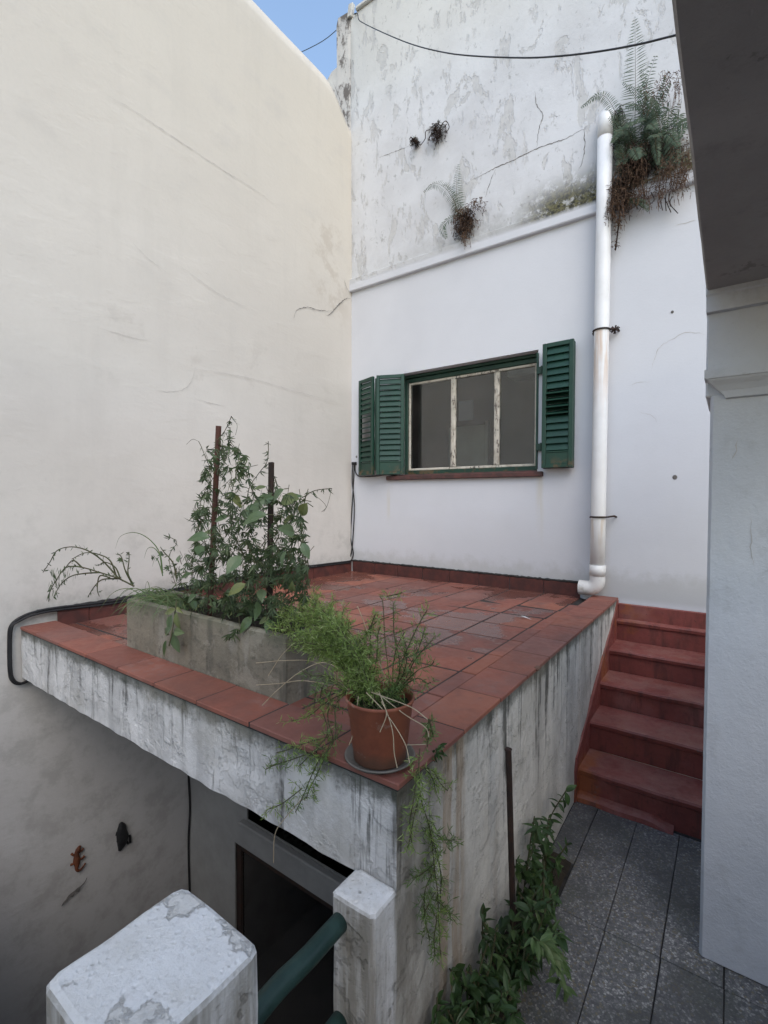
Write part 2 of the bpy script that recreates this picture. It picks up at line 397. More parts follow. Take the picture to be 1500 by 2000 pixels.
def mat_cap():
    """flaking limewash of the weathered masonry posts"""
    s = NT('flaking_limewash'); n1 = s.noise(13, 10, .72); n2 = s.noise(38, 8, .75); x, y, z = s.xyz()
    n3 = s.noise(70, 4, .6)
    c = s.mix(s.rng(s.noise(3, 5, .6), .35, .65), (.80, .80, .80), (.71, .705, .69))
    flake = s.rng(s.noise(6, 10, .68, off=(3, 3, 1)), .55, .60)
    c = s.mix(s.m_('MULTIPLY', flake, .45), c, s.mix(s.rng(n2, .35, .65), (.60, .57, .51), (.42, .40, .36)))
    c = s.mix(s.rng(n2, .54, .78, 0., .3), c, (.36, .35, .32)); c = s.mix(s.rng(n3, .5, .72, 0., .3), c, (.33, .32, .30))
    c = s.mix(s.rng(n1, .66, .74, 0., .4), c, (.22, .21, .19)); c = s.mix(s.rng(s.noise(4, 8, .7, off=(2, 7, 1)), .50, .66, 0., .4), c, (.55, .52, .455))
    geo = s.n('ShaderNodeNewGeometry'); sn = s.n('ShaderNodeSeparateXYZ'); s.l(geo.outputs['Normal'], sn.inputs[0])
    side = s.rng(sn.outputs[2], .3, .8, 1., 0.)
    dr = s.noise(22, 5, .6, stretch=(1, 1, .10))
    c = s.mix(s.m_('MULTIPLY', side, s.rng(dr, .38, .66, .25, .85)), c, (.225, .205, .165))
    pit = s.rng(s.vor(55).outputs['Distance'], .05, .32)
    h = s.m_('ADD', s.m_('MULTIPLY', flake, -.6), s.m_('ADD', s.m_('MULTIPLY', n2, .9), s.m_('MULTIPLY', pit, .25)))
    s.bump(h, 1., .007)
    return s.done(c, .9, .2)
def mat_simple(name, c1, c2, scale=6, rough=.7, bump=.2, dist=.004, spec=.3, metal=0.):
    s = NT(name); n1 = s.noise(scale, 6, .65); n2 = s.noise(scale*6, 4, .6)
    c = s.mix(s.rng(n1, .35, .65), c1, c2)
    s.bump(s.m_('ADD', n1, s.m_('MULTIPLY', n2, .4)), bump, dist)
    s.b.inputs['Metallic'].default_value = metal
    return s.done(c, s.rng(n1, .3, .7, rough-.08, rough+.08), spec)
def mat_leaf(name, c1, c2, c3, rough=.5, trans=.25, dead=0.):
    s = NT(name); g = s.n('ShaderNodeNewGeometry'); oi = s.n('ShaderNodeObjectInfo').outputs['Random']; ri = s.m_('FRACT', s.m_('ADD', g.outputs['Random Per Island'], oi))
    c = s.mix(ri, c1, c2); c = s.mix(s.rng(s.m_('FRACT', s.m_('MULTIPLY', ri, 9.7)), .72, 1.), c, c3)
    c = s.mix(s.rng(s.noise(40, 3, .6), .35, .7, 0., .3), c, tuple(k*.6 for k in c1))
    s.done(c, rough, .4)
    tr = s.n('ShaderNodeBsdfTranslucent'); s.put(tr.inputs[0], c)
    mx = s.n('ShaderNodeMixShader'); mx.inputs[0].default_value = trans
    s.l(s.b.outputs[0], mx.inputs[1]); s.l(tr.outputs[0], mx.inputs[2]); s.l(mx.outputs[0], s.out.inputs[0])
    return s.m
def mat_green_paint():
    s = NT('green_paint'); n1 = s.noise(6, 6, .65); n2 = s.noise(40, 5, .7); x, y, z = s.xyz()
    c = s.mix(s.rng(n1, .35, .68), (.007, .036, .024), (.011, .048, .031))
    c = s.mix(s.rng(n2, .62, .72, 0., .35), c, (.035, .07, .05))
    wear = s.m_('MULTIPLY', s.rng(z, 1.06, 1.18, 1., 0.), s.rng(s.noise(14, 5, .7), .50, .58))
    c = s.mix(s.m_('MULTIPLY', wear, .7), c, (.13, .075, .035))
    s.bump(s.m_('ADD', n1, s.m_('MULTIPLY', n2, .5)), .2, .002)
    return s.done(c, .42, .45)
def mat_peeling_cream():
    s = NT('peeling_cream_paint'); n1 = s.noise(38, 6, .7, stretch=(1, 1, .35)); x, y, z = s.xyz()
    c = s.mix(s.rng(s.noise(10, 4, .6), .35, .65), (.56, .525, .455), (.46, .425, .36))
    c = s.mix(s.m_('MULTIPLY', s.rng(n1, .545, .575, 0., .9), s.m_('MULTIPLY', s.area(x, 1.1, 1.72, .05), 1.)), c, (.085, .07, .06)); c = s.mix(s.rng(s.noise(20, 5, .7), .5, .7, 0., .5), c, (.22, .17, .13))
    s.bump(s.rng(n1, .53, .58, 1., 0.), .5, .002)
    return s.done(c, .6, .3)
def mat_pipe():
    s = NT('pvc_pipe'); x, y, z = s.xyz(); n = s.noise(25, 4, .6, stretch=(1, 1, .06)); n2 = s.noise(5, 5, .6)
    c = s.mix(s.rng(n2, .35, .7), (.73, .74, .755), (.655, .66, .665))
    c = s.mix(s.rng(z, .2, 1.9, .45, 0.), c, (.60, .57, .51))
    rm = s.m_('MULTIPLY', s.m_('MULTIPLY', s.rng(z, 2.10, 2.12, 1., 0.), s.rng(z, 1.35, 2.05)), s.rng(n, .42, .58))
    c = s.mix(s.m_('MULTIPLY', rm, .5), c, (.50, .26, .09))
    rm2 = s.m_('MULTIPLY', s.m_('MULTIPLY', s.rng(z, .645, .66, 1., 0.), s.rng(z, .30, .62)), s.rng(n, .50, .62))
    c = s.mix(s.m_('MULTIPLY', rm2, .4), c, (.42, .28, .14))
    c = s.mix(s.m_('MULTIPLY', s.rng(s.noise(9, 6, .7), .52, .68), s.rng(z, .0, .5, .65, .05)), c, (.34, .31, .25))
    return s.done(c, .38, .45)
def mat_glass():
    s = NT('window_glass'); s.t.nodes.remove(s.b)
    gl = s.n('ShaderNodeBsdfGlossy'); gl.inputs['Roughness'].default_value = .015; gl.inputs[0].default_value = (.95, .95, .95, 1)
    tr = s.n('ShaderNodeBsdfTransparent'); tr.inputs[0].default_value = (.86, .88, .86, 1)
    fr = s.n('ShaderNodeFresnel'); fr.inputs[0].default_value = 1.55
    df = s.n('ShaderNodeBsdfDiffuse'); df.inputs[0].default_value = (.24, .205, .19, 1)
    dm = s.n('ShaderNodeMixShader'); s.put(dm.inputs[0], s.rng(s.noise(3, 5, .6), .35, .7, .02, .07))
    s.l(tr.outputs[0], dm.inputs[1]); s.l(df.outputs[0], dm.inputs[2])
    mx = s.n('ShaderNodeMixShader'); s.l(s.m_('MULTIPLY', fr.outputs[0], 1.25), mx.inputs[0])
    s.l(dm.outputs[0], mx.inputs[1]); s.l(gl.outputs[0], mx.inputs[2]); s.l(mx.outputs[0], s.out.inputs[0])
    return s.m

M_left = mat_left_wall(); M_back = mat_back_wall()
M_fascia = mat_streaked('stained_fascia', 'x', (.63, .625, .615), (.50, .497, .49), .058, .03)
M_side = mat_streaked('stained_side_wall', 'y', (.66, .635, .575), (.54, .52, .475), .088, .03, rust=[(-2.90, -2.66, .5), (-2.44, -2.36, .25), (-1.2, -1.1, .2)], dirty=(-3.05, -2.35))
M_tile = mat_tile('terracotta_tile'); M_cop = mat_tile('terracotta_coping', wet=False)
M_skirt = mat_simple('dark_terracotta', (.115, .040, .033), (.065, .028, .025), 7, .5)
M_mortar = mat_simple('dark_mortar', (.045, .042, .04), (.025, .025, .024), 12, .9)
M_grout = mat_simple('dirty_grout', (.05, .044, .04), (.028, .026, .025), 12, .95)
M_red = mat_red_paint(); M_terrazzo = mat_terrazzo(); M_conc = mat_concrete(); M_cap = mat_cap()
M_green = mat_green_paint(); M_cream = mat_peeling_cream(); M_pipe = mat_pipe(); M_glass = mat_glass()
M_crack = mat_simple('crack_shadow', (.17, .16, .15), (.10, .095, .09), 20, .95)
M_crack_light = mat_simple('hairline_crack', (.46, .43, .40), (.38, .36, .34), 20, .95)
M_rust = mat_simple('rusty_iron', (.16, .05, .02), (.07, .026, .015), 18, .8, .4, .003)
M_stake = mat_simple('brown_stake', (.085, .035, .026), (.05, .024, .02), 18, .8, .4, .003)
M_iron = mat_simple('dark_iron', (.022, .016, .014), (.04, .022, .016), 22, .7, .3, .002)
M_cable = mat_simple('black_cable', (.012, .012, .013), (.02, .02, .021), 20, .5)
M_rail = mat_simple('green_rail_paint', (.012, .033, .028), (.020, .050, .043), 14, .5, .5, .003, .45)
def mat_pot():
    s = NT('terracotta_pot'); x, y, z = s.xyz(); n1 = s.noise(9, 7, .7); n2 = s.noise(40, 5, .7)
    c = s.mix(s.rng(n1, .35, .66), (.25, .08, .043), (.18, .058, .034))
    c = s.mix(s.m_('MULTIPLY', s.rng(s.m_('SUBTRACT', z, s.m_('MULTIPLY', n1, .06)), .03, .075, 1., 0.), .7), c, (.10, .065, .045))
    c = s.mix(s.rng(n2, .56, .7, 0., .4), c, (.16, .09, .065)); c = s.mix(s.rng(s.noise(15, 7, .7, off=(2, 1, 0)), .60, .66, 0., .35), c, (.36, .27, .22))
    s.bump(s.m_('ADD', n1, s.m_('MULTIPLY', n2, .5)), .3, .003)
    return s.done(c, .6, .35)
M_pot = mat_pot(); M_pot_old = mat_simple('terracotta_chip', (.29, .095, .048), (.23, .072, .038), 7, .55, .2, .003)
M_saucer = mat_simple('dirty_plastic_saucer', (.17, .155, .135), (.10, .095, .085), 10, .6)
M_soil = mat_simple('dark_soil', (.022, .018, .013), (.04, .032, .022), 25, .95, .8, .01)
M_mossy = mat_simple('mossy_soil', (.02, .03, .01), (.035, .05, .016), 30, .95, .8, .01)
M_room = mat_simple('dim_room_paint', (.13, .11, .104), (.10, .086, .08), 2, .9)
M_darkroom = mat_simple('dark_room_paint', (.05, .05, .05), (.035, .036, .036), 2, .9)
M_door = mat_simple('pale_door_paint', (.50, .49, .43), (.44, .43, .38), 3, .6)
def mat_gallery(name, c1, c2, dirt, spots):
    s = NT(name); n1 = s.noise(1.8, 7, .65); n2 = s.noise(26, 6, .7, stretch=(1, 1, .35)); n3 = s.noise(7, 8, .72); n4 = s.noise(90, 3, .6)
    c = s.mix(s.rng(n1, .32, .68), c1, c2)
    c = s.mix(s.rng(n3, .52, .68, 0., .45), c, dirt)
    c = s.mix(s.rng(s.noise(3.4, 9, .75, off=(3, 2, 1)), .60, .64, 0., spots), c, tuple(k*.55 for k in dirt))
    c = s.mix(s.rng(n4, .55, .8, 0., .25), c, dirt)
    s.bump(s.m_('ADD', s.m_('MULTIPLY', n1, .8), s.m_('ADD', s.m_('MULTIPLY', n2, .25), s.m_('ADD', s.m_('MULTIPLY', n3, .45), s.m_('MULTIPLY', n4, .12)))), .7, .014)
    return s.done(c, .9, .2)
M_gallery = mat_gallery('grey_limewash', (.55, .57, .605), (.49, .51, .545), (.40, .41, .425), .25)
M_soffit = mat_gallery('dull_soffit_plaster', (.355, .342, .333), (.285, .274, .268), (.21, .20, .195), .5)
M_sill = mat_simple('sill_tile', (.105, .045, .04), (.06, .035, .032), 12, .6)
M_lowwall = mat_simple('shade_darkened_plaster', (.30, .298, .285), (.24, .238, .228), 2.5, .9, .3, .008)  # pale plaster darkened, putting the lower court's shade into the colour
M_weather = None
L_vine = mat_leaf('vine_leaf', (.040, .066, .028), (.066, .10, .042), (.125, .16, .075))
L_broad = mat_leaf('broad_leaf', (.075, .125, .050), (.13, .185, .10), (.19, .21, .075), .33)
L_grass = mat_leaf('grass_blade', (.07, .115, .035), (.10, .15, .06), (.17, .17, .08))
L_asp = mat_leaf('asparagus_needle', (.18, .27, .065), (.26, .35, .10), (.36, .41, .18), .5, .3)
L_aspd = mat_leaf('asparagus_needle_dark', (.10, .175, .05), (.15, .23, .065), (.22, .27, .11), .5, .3)
L_bush = mat_leaf('garden_leaf', (.028, .062, .018), (.050, .098, .027), (.09, .145, .045), .45)
L_light = mat_leaf('young_garden_leaf', (.075, .135, .042), (.11, .175, .06), (.15, .21, .09), .5)
L_fern = mat_leaf('fern_frond', (.05, .085, .05), (.08, .12, .068), (.13, .155, .10), .6)
L_dead = mat_leaf('dead_frond', (.075, .045, .030), (.13, .078, .050), (.20, .125, .08), .9, .15)
L_root = mat_leaf('root_fibre', (.022, .014, .011), (.04, .024, .018), (.06, .036, .026), .95, .1)
M_stem = mat_simple('plant_stem', (.05, .06, .025), (.07, .06, .03), 30, .7)
M_dry = mat_simple('dry_stalk', (.42, .35, .24), (.33, .26, .17), 30, .8)

# ---------------------------------------------------------------- sizes read off the photograph (metres)
W, D = 2.722, -3.105          # outer edges of the terrace coping
ZP = -0.965                   # terrazzo passage
ZL = -3.4                     # lower court floor
ZC = 0.042                    # top of coping

def ribbon(mb, pts, width, n, off=.0015, jit=1.0):
    """crack: tapered jittered strip lying 1.5 mm proud of its wall"""
    path = resample(smooth_path(pts, 8), .018); k = len(path); prev = None
    for i, p in enumerate(path):
        t = (path[min(i+1, k-1)]-path[max(i-1, 0)]).normalized(); s_ = t.cross(n).normalized()
        wd = width*(.35+.9*rnd.random())*min(1., .15+3.0*min(i, k-1-i)/max(k-1, 1))
        c = p+n*off+s_*(jit*U(-.004, .004)); a, b = c-s_*wd*.5, c+s_*wd*.5
        if prev: mb.quad(prev[0], prev[1], b, a)
        prev = (a, b)
def cracks(parent, lines, plane, mat, n):
    for pts, wd in lines:
        mb = MB(); ribbon(mb, [P(px, py, *plane) for px, py in pts], wd, n); mb.build('crack', mat, parent)

# ================================================================ LEFT BOUNDARY WALL
lw = thing('boundary_wall', 'tall cream plastered wall with hairline cracks rising beside the terrace', 'wall')
prof = [(.0, 4.82), (-.05, 4.84), (-.19, 4.985), (-.31, 5.075), (-.40, 5.105), (-.55, 5.11), (-1.5, 5.11), (-8.5, 5.11)]
def ztop(y):
    for (a, za), (b, zb) in zip(prof, prof[1:]):
        if b <= y <= a: return za+(zb-za)*((a-y)/(a-b))
    return prof[-1][1]
mb = MB(); ys = [0, -.03, -.06, -.1, -.15, -.2, -.25, -.31, -.36, -.42, -.5, -.6]+[-.7-.1*i for i in range(79)]
nz = 84; idx = []
for y in ys:
    r_ = []
    for k in range(nz+1):
        z = ZL+(ztop(y)-ZL)*k/nz
        dx = .010*(mnoise.noise((y*.8, z*.8, 3.1)))+.004*mnoise.noise((y*2.6, z*2.6, 9.))
        if k == nz: dx -= .012
        r_.append(len(mb.v)); mb.v.append((dx-.006, y, z))
    idx.append(r_)
for a, b in zip(idx, idx[1:]):
    for k in range(nz): mb.f.append((a[k], a[k+1], b[k+1], b[k]))
top = [r_[-1] for r_ in idx]; back = []
for y in ys: back.append(len(mb.v)); mb.v.append((-.16, y, ztop(y)-.02))
for i in range(len(ys)-1): mb.f.append((top[i], back[i], back[i+1], top[i+1]))
low = []
for y in ys: low.append(len(mb.v)); mb.v.append((-.16, y, ZL))
for i in range(len(ys)-1): mb.f.append((back[i], low[i], low[i+1], back[i+1]))
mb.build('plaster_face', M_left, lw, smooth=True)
LX = ('x', .0)
cracks(lw, [([(190, 176), (260, 215), (330, 262), (400, 308), (440, 335), (500, 372), (552, 412)], .0035),
            ([(345, 515), (385, 543), (430, 575), (500, 608)], .0025),
            ([(255, 470), (290, 505), (330, 535)], .002), ([(383, 715), (375, 740), (360, 760), (330, 765), (290, 762)], .0035), ([(190, 640), (240, 655), (300, 668)], .0025), ([(385, 780), (415, 788), (445, 795)], .004), ([(350, 715), (430, 728), (500, 742), (580, 765), (680, 792)], .0025)], LX, M_crack_light, V(1, 0, 0))
cracks(lw, [([(684, 583), (672, 585), (655, 602), (646, 612), (636, 618)], .011),
            ([(650, 608), (625, 606), (600, 600), (580, 606), (572, 625)], .006),
            ([(650, 160), (662, 190), (670, 220), (682, 246)], .010),
            ([(684, 575), (676, 560), (672, 545)], .005)], LX, M_crack, V(1, 0, 0))

# ================================================================ BACK WALL (house)
bw = thing('house_wall', 'white plastered house wall with a shuttered window above the terrace', 'wall')
WX0, WX1, WZ0, WZ1 = .618, 2.062, 1.045, 2.085        # window opening
mb = MB()
xs = sorted(set([-.02+.18*i for i in range(32)]+[WX0, WX1, 5.8])); xs = [x for x in xs if x <= 5.8]
zs = sorted(set([ZL, -2.6, -1.8, -1.0]+[-.6+.15*i for i in range(45)]+[WZ0, WZ1, 3.06, 6.03])); zs = [z for z in zs if z <= 6.03]
def bwy(x, z): return 0.0
vid = {}
for i, x in enumerate(xs):
    for k, z in enumerate(zs):
        vid[i, k] = len(mb.v); mb.v.append((x, bwy(x, z), z))
for i in range(len(xs)-1):
    for k in range(len(zs)-1):
        if WX0-1e-6 <= xs[i] and xs[i+1] <= WX1+1e-6 and WZ0-1e-6 <= zs[k] and zs[k+1] <= WZ1+1e-6: continue
        mb.f.append((vid[i, k], vid[i+1, k], vid[i+1, k+1], vid[i, k+1]))
RD = .24                                                   # reveal depth
a, b, c, d = (WX0, WZ0), (WX1, WZ0), (WX1, WZ1), (WX0, WZ1)
for (p, q) in ((a, b), (b, c), (c, d), (d, a)):
    mb.quad((p[0], 0, p[1]), (p[0], RD, p[1]), (q[0], RD, q[1]), (q[0], 0, q[1]))
mb.quad((-.02, 0, 6.03), (5.8, 0, 6.03), (5.8, .3, 6.03), (-.02, .3, 6.03))
mb.build('plaster_face', M_back, bw, smooth=False)
# moulded ledge between old and new plaster
mb = MB(); n = 60
for i in range(n):
    x0, x1 = -.004+3.9*i/n, -.004+3.9*(i+1)/n
    def pr(x):
        e = .004*mnoise.noise((x*5, 1, 2)); return [(x, .01, 3.062), (x, -.034+e, 3.066+e*.5), (x, -.040+e, 3.075), (x, -.038+e, 3.195+e), (x, -.022, 3.205), (x, .004, 3.222+e)]
    A, B = pr(x0), pr(x1)
    for j in range(5): mb.quad(A[j], B[j], B[j+1], A[j+1])
mb.build('ledge', M_back, bw)
# parapet coping lip
mb = MB(); mb.box((.06, -.03, 6.03), (5.8, .33, 6.075), .012); mb.build('parapet_coping', M_back, bw)
# weathered wall end seen over the boundary wall
s = NT('weathered_end'); n1 = s.noise(6, 7, .72, stretch=(1, 1, .5)); c = s.mix(s.rng(s.noise(3, 5, .6), .3, .7), (.62, .60, .56), (.48, .46, .44))
c = s.mix(s.rng(n1, .50, .57, 0., .85), c, (.10, .085, .075)); s.bump(n1, .7, .015); M_weather = s.done(c, .9, .2)
mb = MB()
mb.v += [(-.205, -.012, 4.4), (-.022, -.002, 4.4), (-.022, -.002, 6.02), (-.06, -.01, 6.09), (-.19, -.014, 6.10), (-.215, -.012, 6.03), (-.21, -.012, 5.6),
         (-.205, .3, 4.4), (-.022, .3, 4.4), (-.022, .3, 6.02), (-.06, .3, 6.10), (-.19, .3, 6.11), (-.215, .3, 6.03), (-.21, .3, 5.6)]
mb.f += [tuple(range(7)), tuple(range(13, 6, -1))]+[(i, (i+1) % 7, (i+1) % 7+7, i+7) for i in range(7)]
mb.build('wall_end', M_weather, bw)
mb = MB(); mb.box((-.075, -.03, 5.86), (-.012, .02, 6.0), .008, Matrix.Rotation(R(9), 4, 'Y') @ Matrix.Translation((-.92, 0, .07))); mb.build('loose_render_chunk', M_back, bw)
mb = MB()
mb.v += [(-.42, .0, 4.4), (-.20, .0, 4.4), (-.20, .0, 5.60), (-.30, .0, 5.585), (-.40, .0, 5.50), (-.42, .3, 4.4), (-.20, .3, 4.4), (-.20, .3, 5.6), (-.30, .3, 5.59), (-.40, .3, 5.5)]
mb.f += [tuple(range(5)), tuple(range(9, 4, -1))]+[(i, (i+1) % 5, (i+1) % 5+5, i+5) for i in range(5)]
mb.build('wall_stub', M_weather, bw)
BY = ('y', .0)
cracks(bw, [([(1045, 178), (1048, 205), (1060, 225), (1053, 250), (1048, 290)], .007),
            ([(920, 352), (945, 340), (968, 328), (1005, 312), (1045, 292), (1085, 278), (1110, 268), (1140, 252)], .008),
            ([(968, 330), (958, 355), (948, 385)], .006), ([(1140, 252), (1142, 285), (1136, 320), (1128, 335)], .008),
            ([(740, 308), (775, 295), (800, 285)], .006), ([(895, 470), (897, 500)], .006)], BY, M_crack, V(0, -1, 0))
cracks(bw, [([(1377, 652), (1340, 650), (1315, 662), (1288, 678), (1280, 700), (1270, 725)], .004),
            ([(1230, 752), (1250, 747), (1275, 746)], .003), ([(1320, 440), (1362, 430)], .005),
            ([(1250, 805), (1275, 812), (1285, 830)], .003)], BY, M_crack_light, V(0, -1, 0))
for px, py, r_ in ((1313, 609, .010), (1318, 932, .016), (696, 892, .012)):
    mb = MB(); p = P(px, py, 'y', -.004); mb.lathe((0, 0, 0), [(.0, .004), (r_*.7, .004), (r_, 0)], 9)
    mb.v = [(p.x+v[0], p.y-v[2]+.003, p.z+v[1]*1.15) for v in mb.v]; mb.build('plug_hole', M_crack, bw)

# ---- window
win = MB(); fy = .115
def frame(mb, x0, x1, z0, z1, w_, y0, y1, bev=.004):
    mb.box((x0, y0, z0), (x0+w_, y1, z1), bev); mb.box((x1-w_, y0, z0), (x1, y1, z1), bev)
    mb.box((x0+w_, y0+.001, z1-w_), (x1-w_, y1, z1), bev); mb.box((x0+w_, y0+.001, z0), (x1-w_, y1, z0+w_), bev)
frame(win, WX0+.002, WX1-.002, WZ0+.012, WZ1-.03, .042, fy, fy+.07)
wo_ = win.build('window', M_green, bw)
mb = MB(); mb.box((WX0+.002, fy-.03, WZ1-.03), (WX1-.002, fy+.06, WZ1-.002), .003); mb.build('head_rail', M_green, wo_)
cx0, cx1, cz0, cz1 = WX0+.046, WX1-.046, WZ0+.056, WZ1-.074
mb = MB(); frame(mb, cx0, cx1, cz0, cz1, .022, fy+.012, fy+.05, .003); mb.build('sash_frame', M_cream, wo_)
for xm in (1.185, 1.637):
    mb = MB(); mb.box((xm-.025, fy+.006, cz0+.0225), (xm+.025, fy+.045, cz1-.0225), .005); mb.box((xm-.006, fy-.002, cz0+.035), (xm+.006, fy+.005, cz1-.035), .002); mb.build('mullion', M_cream, wo_)
e = [cx0+.022, 1.185-.025, 1.185+.025, 1.637-.025, 1.637+.025, cx1-.022]
for k in range(3):
    mb = MB(); mb.box((e[2*k]-.004, fy+.026, cz0+.018), (e[2*k+1]+.004, fy+.030, cz1-.018)); pn = mb.build('pane', M_glass, wo_); pn.rotation_euler = (R((.15, -.2, .1)[k]), 0, R((.12, -.1, .18)[k]))
mb = MB(); mb.box((WX0-.125, -.045, WZ0-.045), (WX1+.055, .0, WZ0-.002), .006); mb.box((WX0, 0.0, WZ0-.02), (WX1, .17, WZ0+.010), .004)
mb.build('sill', M_sill, wo_)
# dim room behind the glass
room = MB()
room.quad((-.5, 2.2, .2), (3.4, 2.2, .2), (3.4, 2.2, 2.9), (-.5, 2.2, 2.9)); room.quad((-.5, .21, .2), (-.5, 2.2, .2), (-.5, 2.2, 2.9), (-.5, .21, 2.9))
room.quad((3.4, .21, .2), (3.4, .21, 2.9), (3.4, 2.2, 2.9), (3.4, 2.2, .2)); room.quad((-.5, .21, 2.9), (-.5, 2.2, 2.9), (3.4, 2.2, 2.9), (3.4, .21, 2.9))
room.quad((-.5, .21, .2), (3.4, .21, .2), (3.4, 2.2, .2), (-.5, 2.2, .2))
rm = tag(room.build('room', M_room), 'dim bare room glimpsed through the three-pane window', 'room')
mb = MB(); mb.box((.05, 2.15, .2), (.62, 2.19, 1.85), .01); mb.box((.62, 2.14, .2), (.67, 2.195, 1.9), .006); mb.build('door_leaf', M_door, rm)
p = P(1028, 726, 'y', 1.5); mb = MB(); mb.box((p.x-.16, 1.3, p.z-.09), (p.x+.32, 1.55, p.z+.07), .02); mb.build('wall_cabinet', M_door, rm)
p = P(912, 800, 'y', 1.9); mb = MB(); mb.box((p.x-.12, 1.88, p.z-.15), (p.x+.10, 1.90, p.z+.12), .01); mb.build('picture_frame', M_gallery, rm)
# ---- shutters
def shutter(x0, y0, x1, y1, z0, z1, opened, front):
    """louvred leaf from plan point 0 to plan point 1; front = +1/-1 side that faces the court"""
    a = V(x0, y0, 0); b = V(x1, y1, 0); L = (b-a).length; u = (b-a).normalized(); n = V(-u.y, u.x, 0)*front
    M = Matrix(((u.x, n.x, 0, a.x), (u.y, n.y, 0, a.y), (0, 0, 1, 0), (0, 0, 0, 1))); th = .030; st = .034
    mb = MB()
    mb.box((0, 0, z0), (st, th, z1), .003, M); mb.box((L-st, 0, z0), (L, th, z1), .003, M)
    mb.box((st, .001, z1-.036), (L-st, th-.001, z1), .003, M); mb.box((st, .001, z0), (L-st, th-.001, z0+.03), .003, M)
    mb.box((st, .006, z0+.03), (L-st, th-.008, z0+.125), .002, M)
    mb.box((st, .003, z0+.125), (L-st, th-.003, z0+.137), .002, M)
    o = mb.build('shutter', M_green, bw)
    n_ = 15; zz0 = z0+.142; zz1 = z1-.040; pitch = (zz1-zz0)/n_
    for k in range(n_):
        zc = zz0+pitch*(k+.5); op = opened[0] <= k <= opened[1]
        ang = R(66) if op else R(21)
        s_ = MB(); RM = M @ Matrix.Translation((L/2, th*.5, zc)) @ Matrix.Rotation(ang*(1), 4, 'X')
        s_.box((-(L/2-st)+.001, -.0035, -pitch*.53), ((L/2-st)-.001, .0035, pitch*.53), .0015, RM)
        s_.build('slat', M_green, o)
    return o, M, L
s1 = shutter(.700, -.006, .432, -.118, 1.055, 2.072, (99, 99), 1)
s2 = shutter(.402, -.118, .152, -.034, 1.055, 2.072, (4, 8), 1)
s3 = shutter(2.130, -.035, 2.378, -.035, 1.062, 2.085, (99, 99), -1)
s4 = shutter(2.130, -.072, 2.380, -.078, 1.066, 2.092, (5, 8), -1)
s1[0]['label'] = 'plain green louvred leaf hinged at the left jamb'; s2[0]['label'] = 'green louvred leaf folded out towards the corner'
s4[0]['label'] = 'green louvred leaf with worn bottom rail beside the drainpipe'
for z in (1.25, 1.9):
    mb = MB(); mb.box((2.055, -.03, z-.03), (2.135, -.022, z+.03), .002); mb.tube([(2.10, -.03, z-.035), (2.10, -.03, z+.035)], .007, 8); mb.build('hinge', M_green, bw)
mb = MB(); mb.box((.410, -.124, 1.1), (.424, -.112, 2.05), .002); mb.build('fold_strip', M_green, bw)
mb = MB(); mb.box((2.052, -.02, WZ0+.02), (2.068, .06, WZ1-.03), .003); mb.build('jamb_strip', M_green, bw)

# ================================================================ DRAINPIPE
dp = thing('drainpipe', 'white plastic drainpipe with rusty clamps running down the house wall', 'pipe')
PX, PYY, PR = 2.582, -.088, .0545
mb = MB(); mb.tube([(PX+.006*(z-2)/2, PYY, z) for z in (.20, .6, 1.2, 1.8, 2.4, 3.0, 3.60)], PR, 28); mb.build('pipe_shaft', M_pipe, dp, True)
mb = MB(); x_ = PX+.006
arc = [(x_, PYY, 3.58)]+[(x_, PYY+.075*(1-math.cos(R(a))), 3.70+.075*math.sin(R(a))) for a in range(0, 91, 10)]+[(x_, .05, 3.775)]
mb.tube(arc, PR+.0012, 28); mb.build('top_bend', M_pipe, dp, True)
mb = MB(); ex = PX-.004
arc = [(ex, PYY, .22), (ex, PYY, .17)]+[(ex-.07*(1-math.cos(R(a))), PYY, .17-.07*math.sin(R(a))) for a in range(10, 91, 10)]+[(ex-.10, PYY, .10), (ex-.135, PYY, .10)]
mb.tube(arc, PR+.003, 28, caps=False); mb.tube([(ex-.135, PYY, .10), (ex-.10, PYY, .10)], PR-.004, 28, caps=False)
mb.build('bottom_elbow', M_pipe, dp, True)
mb = MB(); mb.tube([(ex, PYY, .205), (ex, PYY, .29)], PR+.006, 28); mb.build('coupling', M_pipe, dp, True)
for z, r_ in ((2.118, .003), (.668, .002)):
    mb = MB(); mb.tube([(PX+(PR+.006)*math.cos(R(a)), PYY+(PR+.006)*math.sin(R(a)), z) for a in range(0, 361, 15)], .0065, 8)
    mb.tube([(PX+PR+.004, PYY+.01, z), (PX+PR+.05, PYY+.04, z+.008), (PX+PR+.055, .0, z)], .008, 6)
    mb.tube([(PX-PR-.004, PYY+.02, z), (PX-PR-.014, PYY+.02, z-.006), (PX-PR-.016, .0, z-.004)], .006, 6)
    if z > 1:
        for k in range(14):
            a = U(0, 6.28); mb.tube([(PX+PR+.035, -.05, z), (PX+PR+.035+.035*math.cos(a), -.05+U(-.02, .02), z+.03*math.sin(a))], .005, 5)
    mb.build('clamp', M_iron, dp)

